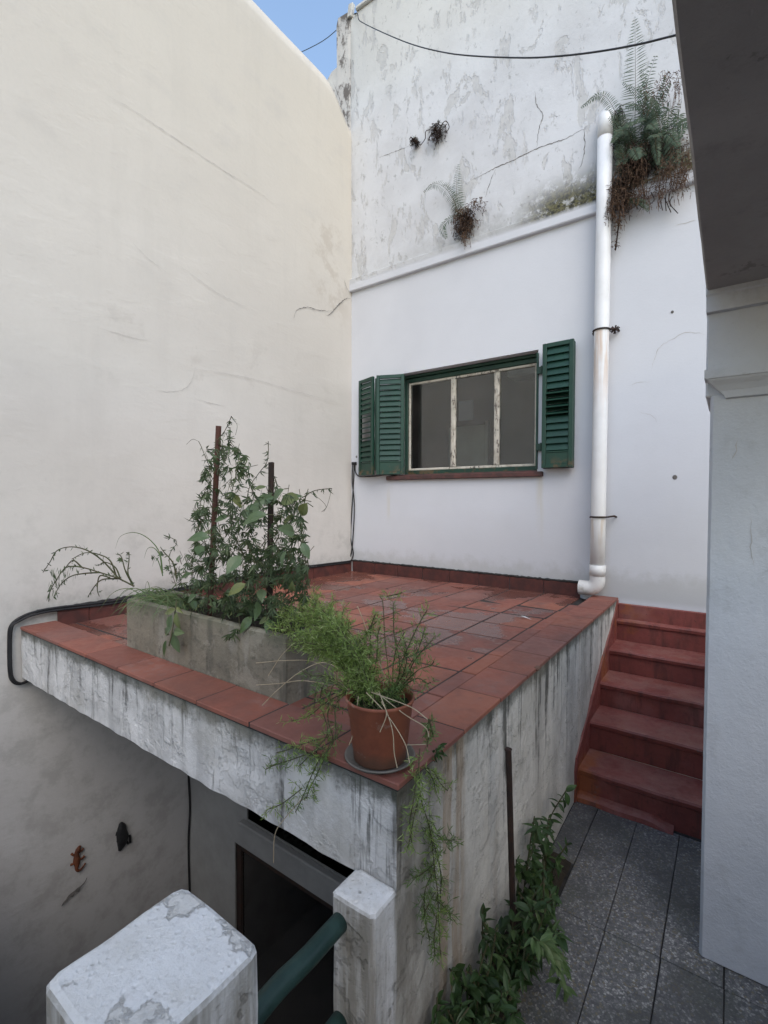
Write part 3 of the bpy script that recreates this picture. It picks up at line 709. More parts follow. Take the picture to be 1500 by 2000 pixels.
# ================================================================ TERRACE
tr = thing('terrace', 'raised roof terrace paved with terracotta tiles and stained white fascia', 'terrace')
def noisy_slab(name, mat, fn, nu, nv, parent):
    mb = MB(); g = [[None]*(nv+1) for _ in range(nu+1)]
    for i in range(nu+1):
        for k in range(nv+1):
            g[i][k] = len(mb.v); mb.v.append(tuple(fn(i/nu, k/nv)))
    for i in range(nu):
        for k in range(nv): mb.f.append((g[i][k], g[i+1][k], g[i+1][k+1], g[i][k+1]))
    return mb.build(name, mat, parent, smooth=True)
FY, FX = D+.014, W-.014
def f_fascia(u, v):
    x = FX*u; z = -.272+.296*v
    e = .006*mnoise.noise((x*3, z*5, 2.))+.004*mnoise.noise((x*9, z*9, 4.))
    bl = max(0, 1-((x-2.02)/.24)**2-((z+.13)/.11)**2); e += bl*(.012*mnoise.noise((x*14, z*14, 7.)))
    if v == 0: e += .006*mnoise.noise((x*11, 0, 1)); z += .006*mnoise.noise((x*8, 3, 1))
    if u == 1: e = 0
    return (x, FY-e, z)
noisy_slab('fascia', M_fascia, f_fascia, 120, 14, tr)
def f_side(u, v):
    y = FY*(1-u); z = ZP-.02+(.024-ZP+.02)*v
    e = .007*mnoise.noise((y*2, z*2, 6.))+.004*mnoise.noise((y*8, z*6, 4.))
    if u in (0, 1): e = 0
    return (FX+e, y, z)
noisy_slab('side_wall', M_side, f_side, 90, 40, tr)
mb = MB(); mb.box((.0, FY+.03, -.262), (FX-.03, FY+.14, .018)); mb.box((.0, FY+.14, -.20), (FX-.03, .0, -.012)); mb.build('slab', M_mortar, tr)
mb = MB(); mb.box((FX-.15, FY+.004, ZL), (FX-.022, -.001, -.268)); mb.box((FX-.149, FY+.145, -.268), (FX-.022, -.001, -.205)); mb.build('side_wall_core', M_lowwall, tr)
def zfl(x, y): return .003+.024*max(0, min(1, x/2.4))*max(0.25, min(1, -y/1.2))
mb = MB(); gg = []
for i in range(21):
    gg.append([])
    for k in range(21):
        x, y = .004+2.525*i/20, -.003-(2.910)*k/20; gg[-1].append(len(mb.v)); mb.v.append((x, y, zfl(x, y)-.0022 if (x < 2.44 or y < -.36) else -.03))
for a, b in zip(gg, gg[1:]):
    for k in range(20): mb.f.append((a[k], a[k+1], b[k+1], b[k]))
mb.build('grout', M_grout, tr)
mb = MB(); mb.box((.03, D+.006, .02), (W-.006, D+.188, ZC-.002)); mb.box((2.535, D+.188, .02), (W-.006, -.014, ZC-.008)); mb.build('coping_grout', M_grout, tr)
tile_cache = {}
def tile(name, mat, x0, x1, y0, y1, ztop_, th=.016, gap=.0066, parent=tr, chip=.0025):
    wx, wy = round(x1-x0-2*gap, 3), round(y1-y0-2*gap, 3)
    if (wx, wy, th, mat.name) not in tile_cache:
        mb = MB(); mb.box((-wx/2, -wy/2, -th), (wx/2, wy/2, 0), chip)
        me = bpy.data.meshes.new(name); me.from_pydata(mb.v, [], mb.f); me.update(); me.materials.append(mat); tile_cache[(wx, wy, th, mat.name)] = me
    o = obj(name, tile_cache[(wx, wy, th, mat.name)], parent, ((x0+x1)/2+U(-.001, .001), (y0+y1)/2+U(-.001, .001), ztop_))
    o.rotation_euler = (U(-.004, .004), U(-.004, .004), U(-.004, .004))
    return o
jx = [.012]+[2.445-.3*k for k in range(8, -1, -1)]; jx = sorted(set(round(v, 3) for v in jx if v > .0)); jx[0] = .017
if jx[1]-jx[0] < .06: jx.pop(1); 
jy = [-.018, -.1]+[-.4-.3*k for k in range(9)]+[FY+.185]; jy = jy[:1]+jy[2:] if False else jy
jy = [-.018, -.4, -.7, -1.0, -1.3, -1.6, -1.9, -2.2, -2.5, -2.8, -2.912]
for i in range(len(jx)-1):
    for k in range(len(jy)-1):
        xa, xb, ya, yb = jx[i], jx[i+1], jy[k+1], jy[k]
        if k == 0: 
            tile('floor_tile', M_tile, xa, xb, -.4, -.1, zfl((xa+xb)/2, -.25)); tile('floor_tile', M_tile, xa, xb, -.1, -.018, zfl((xa+xb)/2, -.06)); continue
        o = tile('floor_tile', M_tile, xa, xb, ya, yb, zfl((xa+xb)/2, (ya+yb)/2))
        o.rotation_euler = (o.rotation_euler.x, o.rotation_euler.y-.009, o.rotation_euler.z)
for k in range(1, len(jy)-1):
    tile('strip_tile', M_cop, 2.445, 2.532, jy[k+1], jy[k], zfl(2.45, jy[k])+.004)
# coping
cj = [.02, .25, .56, .875, 1.19, 1.50, 1.80, 2.105, 2.418, W]
for a, b in zip(cj, cj[1:]):
    tile('coping_tile', M_cop, a, b, D, D+.192, ZC, .018, .003)
yj = [D+.192, -2.708, -2.391, -2.091, -1.78, -1.47, -1.16, -.855, -.552, -.226, -.012]
for a, b in zip(yj, yj[1:]):
    tile('coping_tile', M_cop, 2.53, W, a, b, ZC-.006, .018, .0032)
# chipped corner of one coping tile
mb = MB(); p = P(1052, 1301, 'z', ZC); mb.box((p.x-.02, p.y-.022, ZC-.02), (p.x+.006, p.y+.022, ZC-.003), .006, Matrix.Identity(4)); mb.build('broken_coping_chip', M_pot, tr)
# skirting
for k in range(8): 
    o = tile('skirting_tile', M_skirt, .02+.3015*k, .02+.3015*(k+1), -.017, -.002, .118, .122, .002); 
yy = -.02
while yy > -2.9:
    o = tile('skirting_tile', M_skirt, .003, .017, max(yy-.3, -2.905), yy, .110, .114, .002); yy -= .3
# mortar smear above the skirting
mb = MB()
pts = [V(.0+.02*i, -.010, .120+.006*mnoise.noise((i*.9, 2, 3))+.004) for i in range(122)]
mb.tube(pts, [.007+.006*rnd.random() for _ in pts], 6); mb.build('mortar_line', M_mortar, tr, True)
mb = MB(); pts = [V(.004, -.03-.02*i, .113+.008*mnoise.noise((i*.9, 7, 3))) for i in range(150)]
mb.tube(pts, [.006+.007*rnd.random() for _ in pts], 6); mb.build('mortar_line', M_mortar, tr, True)
# white scrap on the floor
p = P(1020, 1206, 'z', .032); mb = MB()
mb.v += [(p.x-.07, p.y+.02, .032), (p.x-.01, p.y-.002, .042), (p.x+.075, p.y-.028, .033), (p.x+.01, p.y+.012, .040)]; mb.f.append((0, 1, 2, 3))
tag(mb.build('paper_scrap', mat_simple('white_scrap', (.7, .69, .66), (.6, .6, .58), 20, .7)), 'sliver of white paper lying on the terrace tiles', 'paper')

# ================================================================ STAIRCASE
stc = thing('staircase', 'red painted concrete steps climbing beside the terrace wall', 'stairs')
SX0, SX1 = FX+.010, 3.62
st_ = [(-.070, -.122), (-.345, -.284), (-.630, -.444), (-.915, -.604), (-1.185, -.785)]
yb = -.004
for k, (yf, z) in enumerate(st_):
    mb = MB(); n = 26; sec0 = None
    zb = (st_+[(0, ZP-.01)])[k+1][1]-.001 if k < 4 else ZP-.01
    yback = yb if k == 0 else st_[k-1][0]+.002
    for i in range(n+1):
        x = SX0+(SX1-SX0)*i/n; e = .005*mnoise.noise((x*6, k*3.1, 1)); e2 = .004*mnoise.noise((x*5, k*2.7, 8))
        sec = [(x, yback, z+.002), (x, yf+.02, z+e2*.5), (x, yf+.004+e, z-.003+e2), (x, yf-.004+e, z-.013+e2), (x, yf-.001+e, z-.034), (x, yf+.010+e*.6, z-.042), (x, yf+.012+e*.5, zb)]
        if sec0:
            for a, b, c, d in zip(sec0, sec, sec[1:], sec0[1:]): mb.quad(a, d, c, b)
        sec0 = sec
    mb.build('step', M_red, stc, smooth=False)
mb = MB(); mb.box((SX0, -.030, -.13), (SX1, -.006, -.005), .006); mb.build('wall_skirting', M_red, stc)
mb = MB(); n = 20; sec0 = None
for i in range(n+1):
    x = SX0-.01+(.50)*i/n; e = .012*mnoise.noise((x*8, 4, 4)); h = .035+.01*mnoise.noise((x*9, 1, 1))-.02*max(0, i/n-.8)*5
    sec = [(x, -1.172, ZP+h+.008), (x, -1.20+e, ZP+h), (x, -1.222+e, ZP+h-.012), (x, -1.228+e, ZP)]
    if sec0:
        for a, b, c, d in zip(sec0, sec, sec[1:], sec0[1:]): mb.quad(a, d, c, b)
    sec0 = sec
mb.build('foot_fillet', M_red, stc)
# painted stringer on the terrace wall
mb = MB(); pl = [(-.004, ZP), (-.004, .015), (-.10, -.045), (-1.225, -.71), (-1.245, -.78), (-1.245, ZP)]
i0 = len(mb.v); mb.v += [(FX+.012, y, z) for y, z in pl]+[(FX-.004, y, z) for y, z in pl]
mb.f.append(tuple(range(6))); mb.f += [(i, i+6, (i+1) % 6+6, (i+1) % 6) for i in range(6)]
mb.build('stringer', M_red, stc)

# ================================================================ PASSAGE, BED, LOWER COURT
mb = MB(); mb.box((FX-.13, -8.0, ZP-.12), (5.8, -1.15, ZP-.006)); pv = struct(mb.build('pavement', M_mortar))
BEDX = 2.834
for i in range(14):
    x0 = 2.636+.2*i
    if x0 > 3.75: break
    for k in range(4):
        y1 = -1.20-.85*k; 
        if x0 < 2.8 and k > 0: continue
        tile('paving_slab', M_terrazzo, max(x0, FX+.004), x0+.2, (y1-.55 if x0 < 2.8 else y1-.85), y1, ZP+U(-.001, .001), .012, .0018, pv, .0015)
bx = MB(); n = 24; m_ = 6; gi = []
for i in range(n+1):
    r_ = []
    for k in range(m_+1):
        y = -1.76-1.75*i/n; x = FX+.002+(BEDX-FX-.006)*k/m_
        r_.append(len(bx.v)); bx.v.append((x, y, ZP+.012+.02*mnoise.noise((x*14, y*9, 2))+.012*math.sin(math.pi*k/m_)))
    gi.append(r_)
for a, b in zip(gi, gi[1:]):
    for k in range(m_): bx.f.append((a[k], a[k+1], b[k+1], b[k]))
struct(bx.build('garden_bed', M_soil, None, True))
mb = MB(); mb.box((.004, -8.0, ZP-.16), (2.499, -3.70, ZP-.002)); mb.box((.004, -3.90, ZL), (2.499, -3.71, ZP-.16)); struct(mb.build('light_blocking_landing', M_lowwall))  # unseen slab and wall added to keep light out of the lower court
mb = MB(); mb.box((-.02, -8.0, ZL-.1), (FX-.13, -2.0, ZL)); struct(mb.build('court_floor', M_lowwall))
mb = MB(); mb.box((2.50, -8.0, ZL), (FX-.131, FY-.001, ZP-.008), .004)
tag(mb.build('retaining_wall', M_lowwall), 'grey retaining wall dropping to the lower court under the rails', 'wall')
# wall under the terrace with its dark doorway
lo = thing('basement_wall', 'shaded grey wall under the terrace with a dark doorway and transom', 'wall')
YB = -2.0; mb = MB(); dx0, dx1, dz1, tz0, tz1 = .56, 2.44, -1.672, -1.455, -1.22
def wq(x0, x1, z0, z1): mb.quad((x0, YB, z0), (x1, YB, z0), (x1, YB, z1), (x0, YB, z1))
FXi = FX-.15
wq(0, dx0, ZL, dz1); wq(dx1, FXi, ZL, dz1); wq(0, FXi, dz1, tz0); wq(0, dx0+.14, tz0, tz1); wq(2.52, FXi, tz0, tz1); wq(0, FXi, tz1, -.2)
def rev(a, b, dpt=.012): mb.quad((a[0], YB, a[1]), (a[0], YB+dpt, a[1]), (b[0], YB+dpt, b[1]), (b[0], YB, b[1]))
rev((dx0, ZL), (dx0, dz1)); rev((dx0, dz1), (dx1, dz1)); rev((dx1, dz1), (dx1, ZL))
rev((dx0+.14, tz0), (dx0+.14, tz1)); rev((dx0+.14, tz1), (2.52, tz1)); rev((2.52, tz1), (2.52, tz0)); rev((2.52, tz0), (dx0+.14, tz0))
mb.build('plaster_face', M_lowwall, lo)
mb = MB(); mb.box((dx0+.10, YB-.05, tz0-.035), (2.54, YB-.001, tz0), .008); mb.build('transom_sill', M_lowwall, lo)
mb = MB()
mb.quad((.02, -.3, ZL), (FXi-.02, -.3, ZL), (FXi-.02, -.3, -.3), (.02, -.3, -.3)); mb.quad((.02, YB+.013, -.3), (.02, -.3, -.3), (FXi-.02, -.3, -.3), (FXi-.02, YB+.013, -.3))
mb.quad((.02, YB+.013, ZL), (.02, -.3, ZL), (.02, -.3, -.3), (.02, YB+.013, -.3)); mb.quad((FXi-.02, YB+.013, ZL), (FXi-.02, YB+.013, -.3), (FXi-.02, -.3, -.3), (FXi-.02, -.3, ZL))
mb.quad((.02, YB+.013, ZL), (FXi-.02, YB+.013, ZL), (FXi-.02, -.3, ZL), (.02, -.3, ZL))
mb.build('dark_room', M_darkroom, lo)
mb = MB(); fr_ = .05
mb.box((dx0+.001, YB+.014, ZL), (dx0+fr_, YB+.06, dz1-.001), .004); mb.box((dx0+fr_, YB+.015, dz1-fr_), (dx1, YB+.059, dz1-.001), .004)
mb.build('door_frame', M_iron, lo)
mb = MB(); mb.box((dx0+fr_+.002, YB+.030, ZL+.02), (dx1-.02, YB+.036, dz1-fr_-.002)); mb.build('door_glass', M_glass, lo)
mb = MB(); n = 70; pr_ = None
for i in range(n+1):
    x = .62+.50*i/n; y = YB+.30+.022*math.sin(i*.9)+.012*math.sin(i*.37+1); zb = -2.62-.14*math.sin(math.pi*i/n)+.1*abs(i/n-.5)
    cur = [(x, y, -1.70), (x*.97+.026, y*1.0, -2.2), (x*.90+.087, y, zb)]
    if pr_:
        for a, b, c, d in zip(pr_, cur, cur[1:], pr_[1:]): mb.quad(a, b, c, d)
    pr_ = cur
tag(mb.build('curtain', mat_simple('grey_green_curtain', (.07, .08, .075), (.05, .06, .056), 4, .9), None, True), 'grey green gathered curtain hanging inside the dark doorway', 'curtain')
# electric cable down the shaded corner
mb = MB(); mb.tube(smooth_path([P(368, 1515, 'y', YB-.012), P(371, 1580, 'y', YB-.012), P(368, 1650, 'y', YB-.012), P(371, 1760, 'y', YB-.012)], 6), .008, 6)
tag(mb.build('corner_cable', M_cable), 'black cable running down the shaded corner under the terrace', 'cable')
# lizard-shaped ironwork on the shaded wall
def lizard(name, mat, body, legs, label):
    mb = MB(); q = lambda px, py, o=.012: P(px, py, 'x', o)
    pth = smooth_path([q(a, b) for a, b, r_ in body], 4); rr = []
    for i in range(len(body)-1): rr += [body[i][2]+(body[i+1][2]-body[i][2])*t/4 for t in range(4)]
    rr.append(body[-1][2]); i0 = len(mb.v); mb.tube(pth, rr, 8)
    for lg in legs: mb.tube([q(a, b) for a, b in lg], [.009, .007, .008][:len(lg)], 6)
    mb.v = [(.002+(v[0]-.002)*.7, v[1], v[2]) for v in mb.v]
    return tag(mb.build(name, mat, None, True), label, 'ornament')
lizard('lizard_ornament', M_rust, [(157, 1652, .008), (153, 1660, .018), (150, 1668, .014), (150, 1680, .022), (151, 1690, .016), (150, 1698, .009), (155, 1701, .008), (162, 1694, .007), (167, 1686, .005)],
       [[(150, 1667), (144, 1671), (140, 1668)], [(154, 1665), (160, 1662), (163, 1657)], [(149, 1684), (143, 1688), (138, 1690)], [(154, 1679), (161, 1677), (166, 1672)]], 'rust coloured lizard shaped ironwork on the shaded wall below the terrace')
lizard('lizard_ornament', M_cable, [(236, 1608, .012), (238, 1616, .030), (238, 1626, .036), (240, 1638, .042), (238, 1650, .030), (234, 1662, .010)],
       [[(234, 1622), (229, 1626), (228, 1632)], [(242, 1616), (245, 1614)], [(244, 1636), (254, 1632), (255, 1646)], [(246, 1642), (251, 1648)]], 'black broad lizard shaped ironwork beside the rust coloured one')
# peeled paint scars on the same wall
mb = MB(); n_ = V(1, 0, 0)
ribbon(mb, [P(120, 1770, 'x', .004), P(135, 1752, 'x', .004), P(155, 1735, 'x', .004), P(172, 1712, 'x', .004)], .03, n_)
mb.build('paint_scar', M_crack, lw)

# ================================================================ POSTS AND RAILS
def cap_block(name, x0, x1, y0, y1, zb, zt, amp, nz_=10, nn=12, dome=.0, parent=None, mat=None, seed=1.):
    """masonry post with slightly worn edges"""
    mb = MB(); ring = []
    def per(t):
        t *= 4; k = int(t) % 4; f = t-int(t)
        return [(x0+(x1-x0)*f, y0), (x1, y0+(y1-y0)*f), (x1-(x1-x0)*f, y1), (x0, y1-(y1-y0)*f)][k]
    cx, cy = (x0+x1)/2, (y0+y1)/2; N = nn*4
    levels = [zb+(zt-.012-zb)*k/nz_ for k in range(nz_+1)]+[zt-.005, zt]
    for li, z in enumerate(levels):
        r_ = []
        for j in range(N):
            x, y = per(j/N); ins = 0 if li <= nz_ else (.004 if li == nz_+1 else .013)
            dxx = x-cx; dyy = y-cy; e = amp*mnoise.noise((x*9+seed, y*9, z*9))
            cor = max(0, min(abs(dxx)/((x1-x0)/2), abs(dyy)/((y1-y0)/2))-.90)/.10*.006
            kx = 1-(ins+cor)/max(abs(x1-cx), .01); ky = 1-(ins+cor)/max(abs(y1-cy), .01)
            r_.append(len(mb.v)); mb.v.append((cx+dxx*kx+e, cy+dyy*ky+e*.7, z+(0 if li <= nz_ else amp*mnoise.noise((x*14, y*14, seed)))))
        ring.append(r_)
    for a, b in zip(ring, ring[1:]):
        for j in range(N): mb.f.append((a[j], a[(j+1) % N], b[(j+1) % N], b[j]))
    last = ring[-1]
    for s_ in (.8, .6, .4, .2):
        r_ = []
        for j in range(N):
            v = mb.v[ring[-1][j]]; r_.append(None)
        new = []
        for j in range(N):
            v = mb.v[ring[-1][j]]; x = cx+(v[0]-cx)*s_; y = cy+(v[1]-cy)*s_
            new.append(len(mb.v)); mb.v.append((x, y, zt+amp*1.0*mnoise.noise((x*14, y*14, seed))+dome*(1-s_)))
        for j in range(N): mb.f.append((last[j], last[(j+1) % N], new[(j+1) % N], new[j]))
        last = new
    mb.f.append(tuple(last))
    return mb.build(name, mat or M_cap, parent, smooth=False)
pz = cap_block('masonry_pillar', 2.508, 2.756, -3.850, -3.592, ZP-.02, .000, .0028, dome=.001, seed=3.)
tag(pz, 'thick squat masonry pillar with flaking white top holding the green rails', 'pillar')
ps = cap_block('masonry_post', 2.575, 2.716, -3.205, FY-.002, ZP-.02, -.246, .003, dome=.001, seed=9.)
tag(ps, 'narrow whitewashed post under the terrace corner holding the rail ends', 'post')
for z, lab in ((-.315, 'upper green iron rail between the two whitewashed posts'), (-.585, 'lower green iron rail between the two whitewashed posts')):
    mb = MB(); ya, yb_ = -3.61, -3.198; pth = [(2.607+.002*math.sin(k), ya+(yb_-ya)*k/10, z+.0015*math.sin(k*1.7)) for k in range(11)]
    mb.tube(pth, .0245, 20); tag(mb.build('iron_rail', M_rail, None, True), lab, 'rail', 'green rails by the lower court')

# ================================================================ GALLERY PILLAR AND SLAB
gp = thing('gallery_pillar', 'grey limewashed gallery pillar with moulded capital beside the steps', 'pillar')
YP = -1.954
mb = MB(); mb.box((3.356, YP, ZP-.005), (4.4, YP+.40, 1.20), .010); mb.build('shaft', M_gallery, gp)
cracks(gp, [([(1440, 860), (1437, 880), (1432, 893), (1425, 905)], .003), ([(1468, 1010), (1466, 1060), (1472, 1110)], .002)], ('y', YP), M_crack_light, V(0, -1, 0))
def molding(pr_, name):
    """profile (out, z) swept along the pillar's court face and its front"""
    mb = MB(); prev = None
    for out, z, xl in pr_:
        cur = [(xl, YP+.40, z), (xl, YP-out, z), (4.4, YP-out, z)]
        if prev:
            for a, b, c, d in zip(prev, prev[1:], cur[1:], cur): mb.quad(a, b, c, d)
        prev = cur
    return mb.build(name, M_gallery, gp)
molding([(.0, 1.176, 3.404), (.014, 1.180, 3.402), (.016, 1.190, 3.398), (.020, 1.205, 3.384), (.034, 1.225, 3.366), (.048, 1.240, 3.352), (.052, 1.247, 3.345), (.056, 1.249, 3.338), (.056, 1.281, 3.337), (.010, 1.284, 3.340), (.0, 1.286, 3.342)], 'capital')
mb = MB(); mb.box((3.340, YP+.004, 1.19), (4.4, YP+.40, 1.505), .006); mb.build('upper_block', M_gallery, gp)
molding([(-.004, 1.500, 3.341), (.016, 1.503, 3.338), (.016, 1.560, 3.337), (.022, 1.566, 3.336), (.024, 1.60, 3.336), (-.01, 1.602, 3.337)], 'architrave')
mb = MB(); n = 40; pv_ = None
for k in range(n+1):
    y = YP+.40-6.4*k/n; e = .003*mnoise.noise((y*3, 1, 1)); t = max(0, min(1, (y+2.5)/.55)); dz = -.012*t*t
    cur = [(4.42, y, 1.592+dz), (3.343+e, y, 1.592+dz), (3.337+e, y, 1.600+dz), (3.337, y, 1.86), (4.42, y, 1.86), (4.42, y, 1.592)]
    if pv_:
        for a, b, c, d in zip(pv_, cur, cur[1:], pv_[1:]): mb.quad(a, b, c, d)
    pv_ = cur
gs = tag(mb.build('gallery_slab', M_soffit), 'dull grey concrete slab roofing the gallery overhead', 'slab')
mb = MB(); mb.box((4.42, -8, ZP-.1), (4.55, YP-.01, ZP+1.55)); tag(mb.build('light_limiting_parapet', M_gallery), 'unseen plain parapet behind the gallery, raised to cut side light', 'parapet')  # out of view; height set to hold side light off the pillar
mb = MB(); mb.box((3.62, YP+.4, ZP), (3.74, -.001, .12)); tag(mb.build('stair_wall', M_gallery), 'low pale wall closing the far side of the red steps', 'wall')
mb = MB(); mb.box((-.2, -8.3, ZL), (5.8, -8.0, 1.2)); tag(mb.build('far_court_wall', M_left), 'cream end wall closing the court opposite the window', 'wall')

# ================================================================ CABLES
a3, b3 = V(.03, -.03, 5.97), P(1303, 73, 'y', -1.6)
pts = [Pv(px, py, a3, b3) for px, py in ((703, 41), (740, 60), (800, 85), (860, 101), (920, 109), (1020, 113), (1100, 109), (1180, 99), (1250, 86), (1303, 73))]
dd_ = (pts[-1]-pts[-2]).normalized(); end = pts[-1]+dd_*((3.43-pts[-1].x)/dd_.x)
mb = MB(); mb.tube([(end.x, end.y, 1.85), (end.x, end.y, end.z+.12)], .02, 8); tag(mb.build('cable_pole', M_iron), 'iron pole on the gallery slab holding the sagging cable', 'pole')
mb = MB(); mb.tube(smooth_path([V(-2.2, 1.0, 7.4), V(-.9, .5, 6.62), V(.0, .02, 6.06)]+pts+[end], 6), .0046, 6)
tag(mb.build('overhead_cable', M_cable), 'dark cable sagging across the upper wall from the parapet corner', 'cable')
q = lambda px, py, o=.012: P(px, py, 'x', o)
for k, (o_, dz) in enumerate(((.012, 0), (.020, .016))):
    pts = [q(684, 1096, o_), q(640, 1101, o_), q(560, 1112, o_), q(400, 1139, o_), q(240, 1171, o_), q(110, 1187, o_), q(62, 1197, o_), q(35, 1209, o_), q(20, 1224, o_), q(17, 1250, o_), q(18, 1310, o_), q(24, 1330, o_), q(38, 1336, o_), q(56, 1329, o_)]
    if k: pts = [p+V(0, 0, -.016 if i < 8 else 0)+V(0, .010 if i >= 8 else 0, 0) for i, p in enumerate(pts)]
    mb = MB(); mb.tube(smooth_path(pts, 6), .0075, 7)
    tag(mb.build('skirting_cable', M_cable), ('upper black cable along the skirting top, looping round the fascia end', 'lower black cable tucked under the upper one along the skirting')[k], 'cable', 'cables along the cream wall foot')
q = lambda px, py, o=-.014: P(px, py, 'y', o)
for k, path in enumerate(([(692, 908), (690, 950), (687, 1000), (685, 1050), (690, 1080), (686, 1096)], [(689, 906), (688, 940), (692, 985), (690, 1040), (687, 1075), (681, 1096)])):
    mb = MB(); mb.tube(smooth_path([q(*p, -.012-.006*k) for p in path], 6), .006, 6)
    tag(mb.build('corner_wire', M_cable), ('straighter black wire hanging down the corner beside the shutters', 'wavier black wire crossing the straighter one in the corner')[k], 'cable', 'wires in the wall corner')
mb = MB(); mb.tube(smooth_path([q(693, 906), q(694, 920), q(698, 928), q(706, 931), q(730, 930), q(756, 927), q(776, 929)], 6), .006, 6)
for px in (690, 694): p = q(px, 905); mb.box((p.x-.014, -.03, p.z-.016), (p.x+.012, -.002, p.z+.014), .003)
tag(mb.build('window_wire', M_cable), 'black wire stapled under the green shutters to the sill', 'cable')

# ================================================================ PLANTER AND ITS PLANTS
mb = MB(); X0, X1, Y0, Y1, Z1 = .898, 2.082, -2.912, -2.640, .287; th = .032
def trough():
    mb = MB(); oz = .012
    outer = lambda z, i: [(X0+i, Y0+i, z), (X1-i, Y0+i, z), (X1-i, Y1-i, z), (X0+i, Y1-i, z)]
    lv = [outer(oz, .0), outer(Z1-.008, 0), outer(Z1, .008), outer(Z1, th-.006), outer(Z1-.006, th), outer(oz+.05, th)]
    n = 24
    for A, B in zip(lv, lv[1:]):
        for k in range(4):
            a, b, c, d = A[k], A[(k+1) % 4], B[(k+1) % 4], B[k]; m = n if k % 2 == 0 else 6
            for i in range(m):
                f = lambda p, q_, t: tuple(p[j]+(q_[j]-p[j])*t for j in range(3))
                mb.quad(f(a, b, i/m), f(a, b, (i+1)/m), f(d, c, (i+1)/m), f(d, c, i/m))
    mb.v = [(v[0]+.003*mnoise.noise((v[0]*9, v[1]*9, v[2]*9)), v[1]+.003*mnoise.noise((v[0]*9, v[1]*9+4, v[2]*9)), v[2]+.002*mnoise.noise((v[0]*7, v[1]*9+4, 8))*(v[2] > .2)) for v in mb.v]
    return mb
pt = thing('planter', 'long grey concrete trough full of climbing plants on the terrace edge', 'planter')
trough().build('trough', M_conc, pt)
mb = MB(); n, m = 30, 6; g = []
for i in range(n+1):
    g.append([])
    for k in range(m+1):
        x = X0+th-.004+(X1-X0-2*th+.008)*i/n; y = Y0+th-.004+(Y1-Y0-2*th+.008)*k/m
        g[-1].append(len(mb.v)); mb.v.append((x, y, .248+.022*mnoise.noise((x*12, y*12, 1))))
for a, b in zip(g, g[1:]):
    for k in range(m): mb.f.append((a[k], b[k], b[k+1], a[k+1]))
mb.build('soil', M_soil, pt, True)
YS = -2.785
for (b_, t_, r_, lab, mt) in (((411, 1165), (427, 832), .0125, 'tall rusty iron stake in the concrete trough', M_stake), ((529, 1190), (533, 903), .0135, 'shorter dark iron stake in the concrete trough', M_iron)):
    A, B = P(*b_, 'y', YS), P(*t_, 'y', YS); dn = (A-B).normalized(); A = A+dn*((A.z-.235)/-dn.z)
    mb = MB(); pth = [A.lerp(B, k/8) for k in range(9)]
    if mt is M_stake: mb.tube(pth, r_, 10)
    else:
        ux = V(1, 0, 0); 
        for (s1_, s2_) in (((-.013, -.013), (.013, -.007)), ((-.013, -.007), (-.006, .013))):
            mb.box((s1_[0], s1_[1], 0), (s2_[0], s2_[1], 1), .0, Matrix.Translation(A) @ Matrix(((1, 0, (B-A).x, 0), (0, 1, (B-A).y, 0), (0, 0, (B-A).z, 0), (0, 0, 0, 1))))
    tag(mb.build('iron_stake', mt, None), lab, 'stake')

def inpoly(p, poly):
    x, y = p; c = False
    for (x0, y0), (x1, y1) in zip(poly, poly[1:]+poly[:1]):
        if (y0 > y) != (y1 > y) and x < (x1-x0)*(y-y0)/(y1-y0)+x0: c = not c
    return c
def sample(poly):
    xs_ = [p[0] for p in poly]; ys_ = [p[1] for p in poly]
    while True:
        p = (U(min(xs_), max(xs_)), U(min(ys_), max(ys_)))
        if inpoly(p, poly): return p
def palmate(mb, p, d, size):
    """drooping five-finger leaf"""
    d = d.normalized(); n = rdir(.3); s_ = d.cross(n).normalized(); 
    for a, f in ((-62, .62), (-30, .85), (0, 1.), (30, .85), (62, .62)):
        a = R(a+U(-6, 6)); dd = d*math.cos(a)+s_*math.sin(a)
        mb.leaf(p, dd, n, size*f, size*.21, U(.05, .35), .2, 4, .85)
class LeafSet:
    """leaves as single parts that share a few meshes; past the limit they are joined into one part"""
    def __init__(s, variants): s.var = variants; s.items = []
    def add(s, p, d, n, size):
        d = d.normalized(); x = d.cross(n)
        if x.length < 1e-3: x = d.cross(V(.3, 1, .2))
        x.normalize(); n = x.cross(d).normalized()
        s.items.append((size, Matrix(((x.x*size, d.x*size, n.x*size, p.x), (x.y*size, d.y*size, n.y*size, p.y), (x.z*size, d.z*size, n.z*size, p.z), (0, 0, 0, 1))), rnd.randrange(len(s.var))))
    def build(s, name, mat, parent, limit=300):
        s.items.sort(key=lambda i: (i[1].translation-CAM).length/i[0]); mes = []
        for mb in s.var:
            me = bpy.data.meshes.new(name); me.from_pydata(mb.v, [], mb.f); me.update(); me.materials.append(mat); mes.append(me)
        for size, M, k in s.items[:limit]:
            o = obj(name, mes[k], parent); o.matrix_basis = M
        if len(s.items) > limit:
            big = MB()
            for size, M, k in s.items[limit:]:
                i = len(big.v); big.v += [tuple(M @ Vector(v)) for v in s.var[k].v]; big.f += [tuple(i+j for j in f) for f in s.var[k].f]
            stuff(big.build('small_leaves', mat, parent))
def palm_variants(n=7):
    out = []
    for _ in range(n):
        mb = MB()
        for a, f in ((-62, .62), (-30, .85), (0, 1.), (30, .85), (62, .62)):
            a = R(a*.85+U(-14, 14)); mb.leaf(V(0, 0, 0), V(math.sin(a), math.cos(a), U(-.1, .1)), V(0, 0, 1), f*U(.8, 1.3), .145, U(.1, .8), .2, 4, .85)
        out.append(mb)
    return out
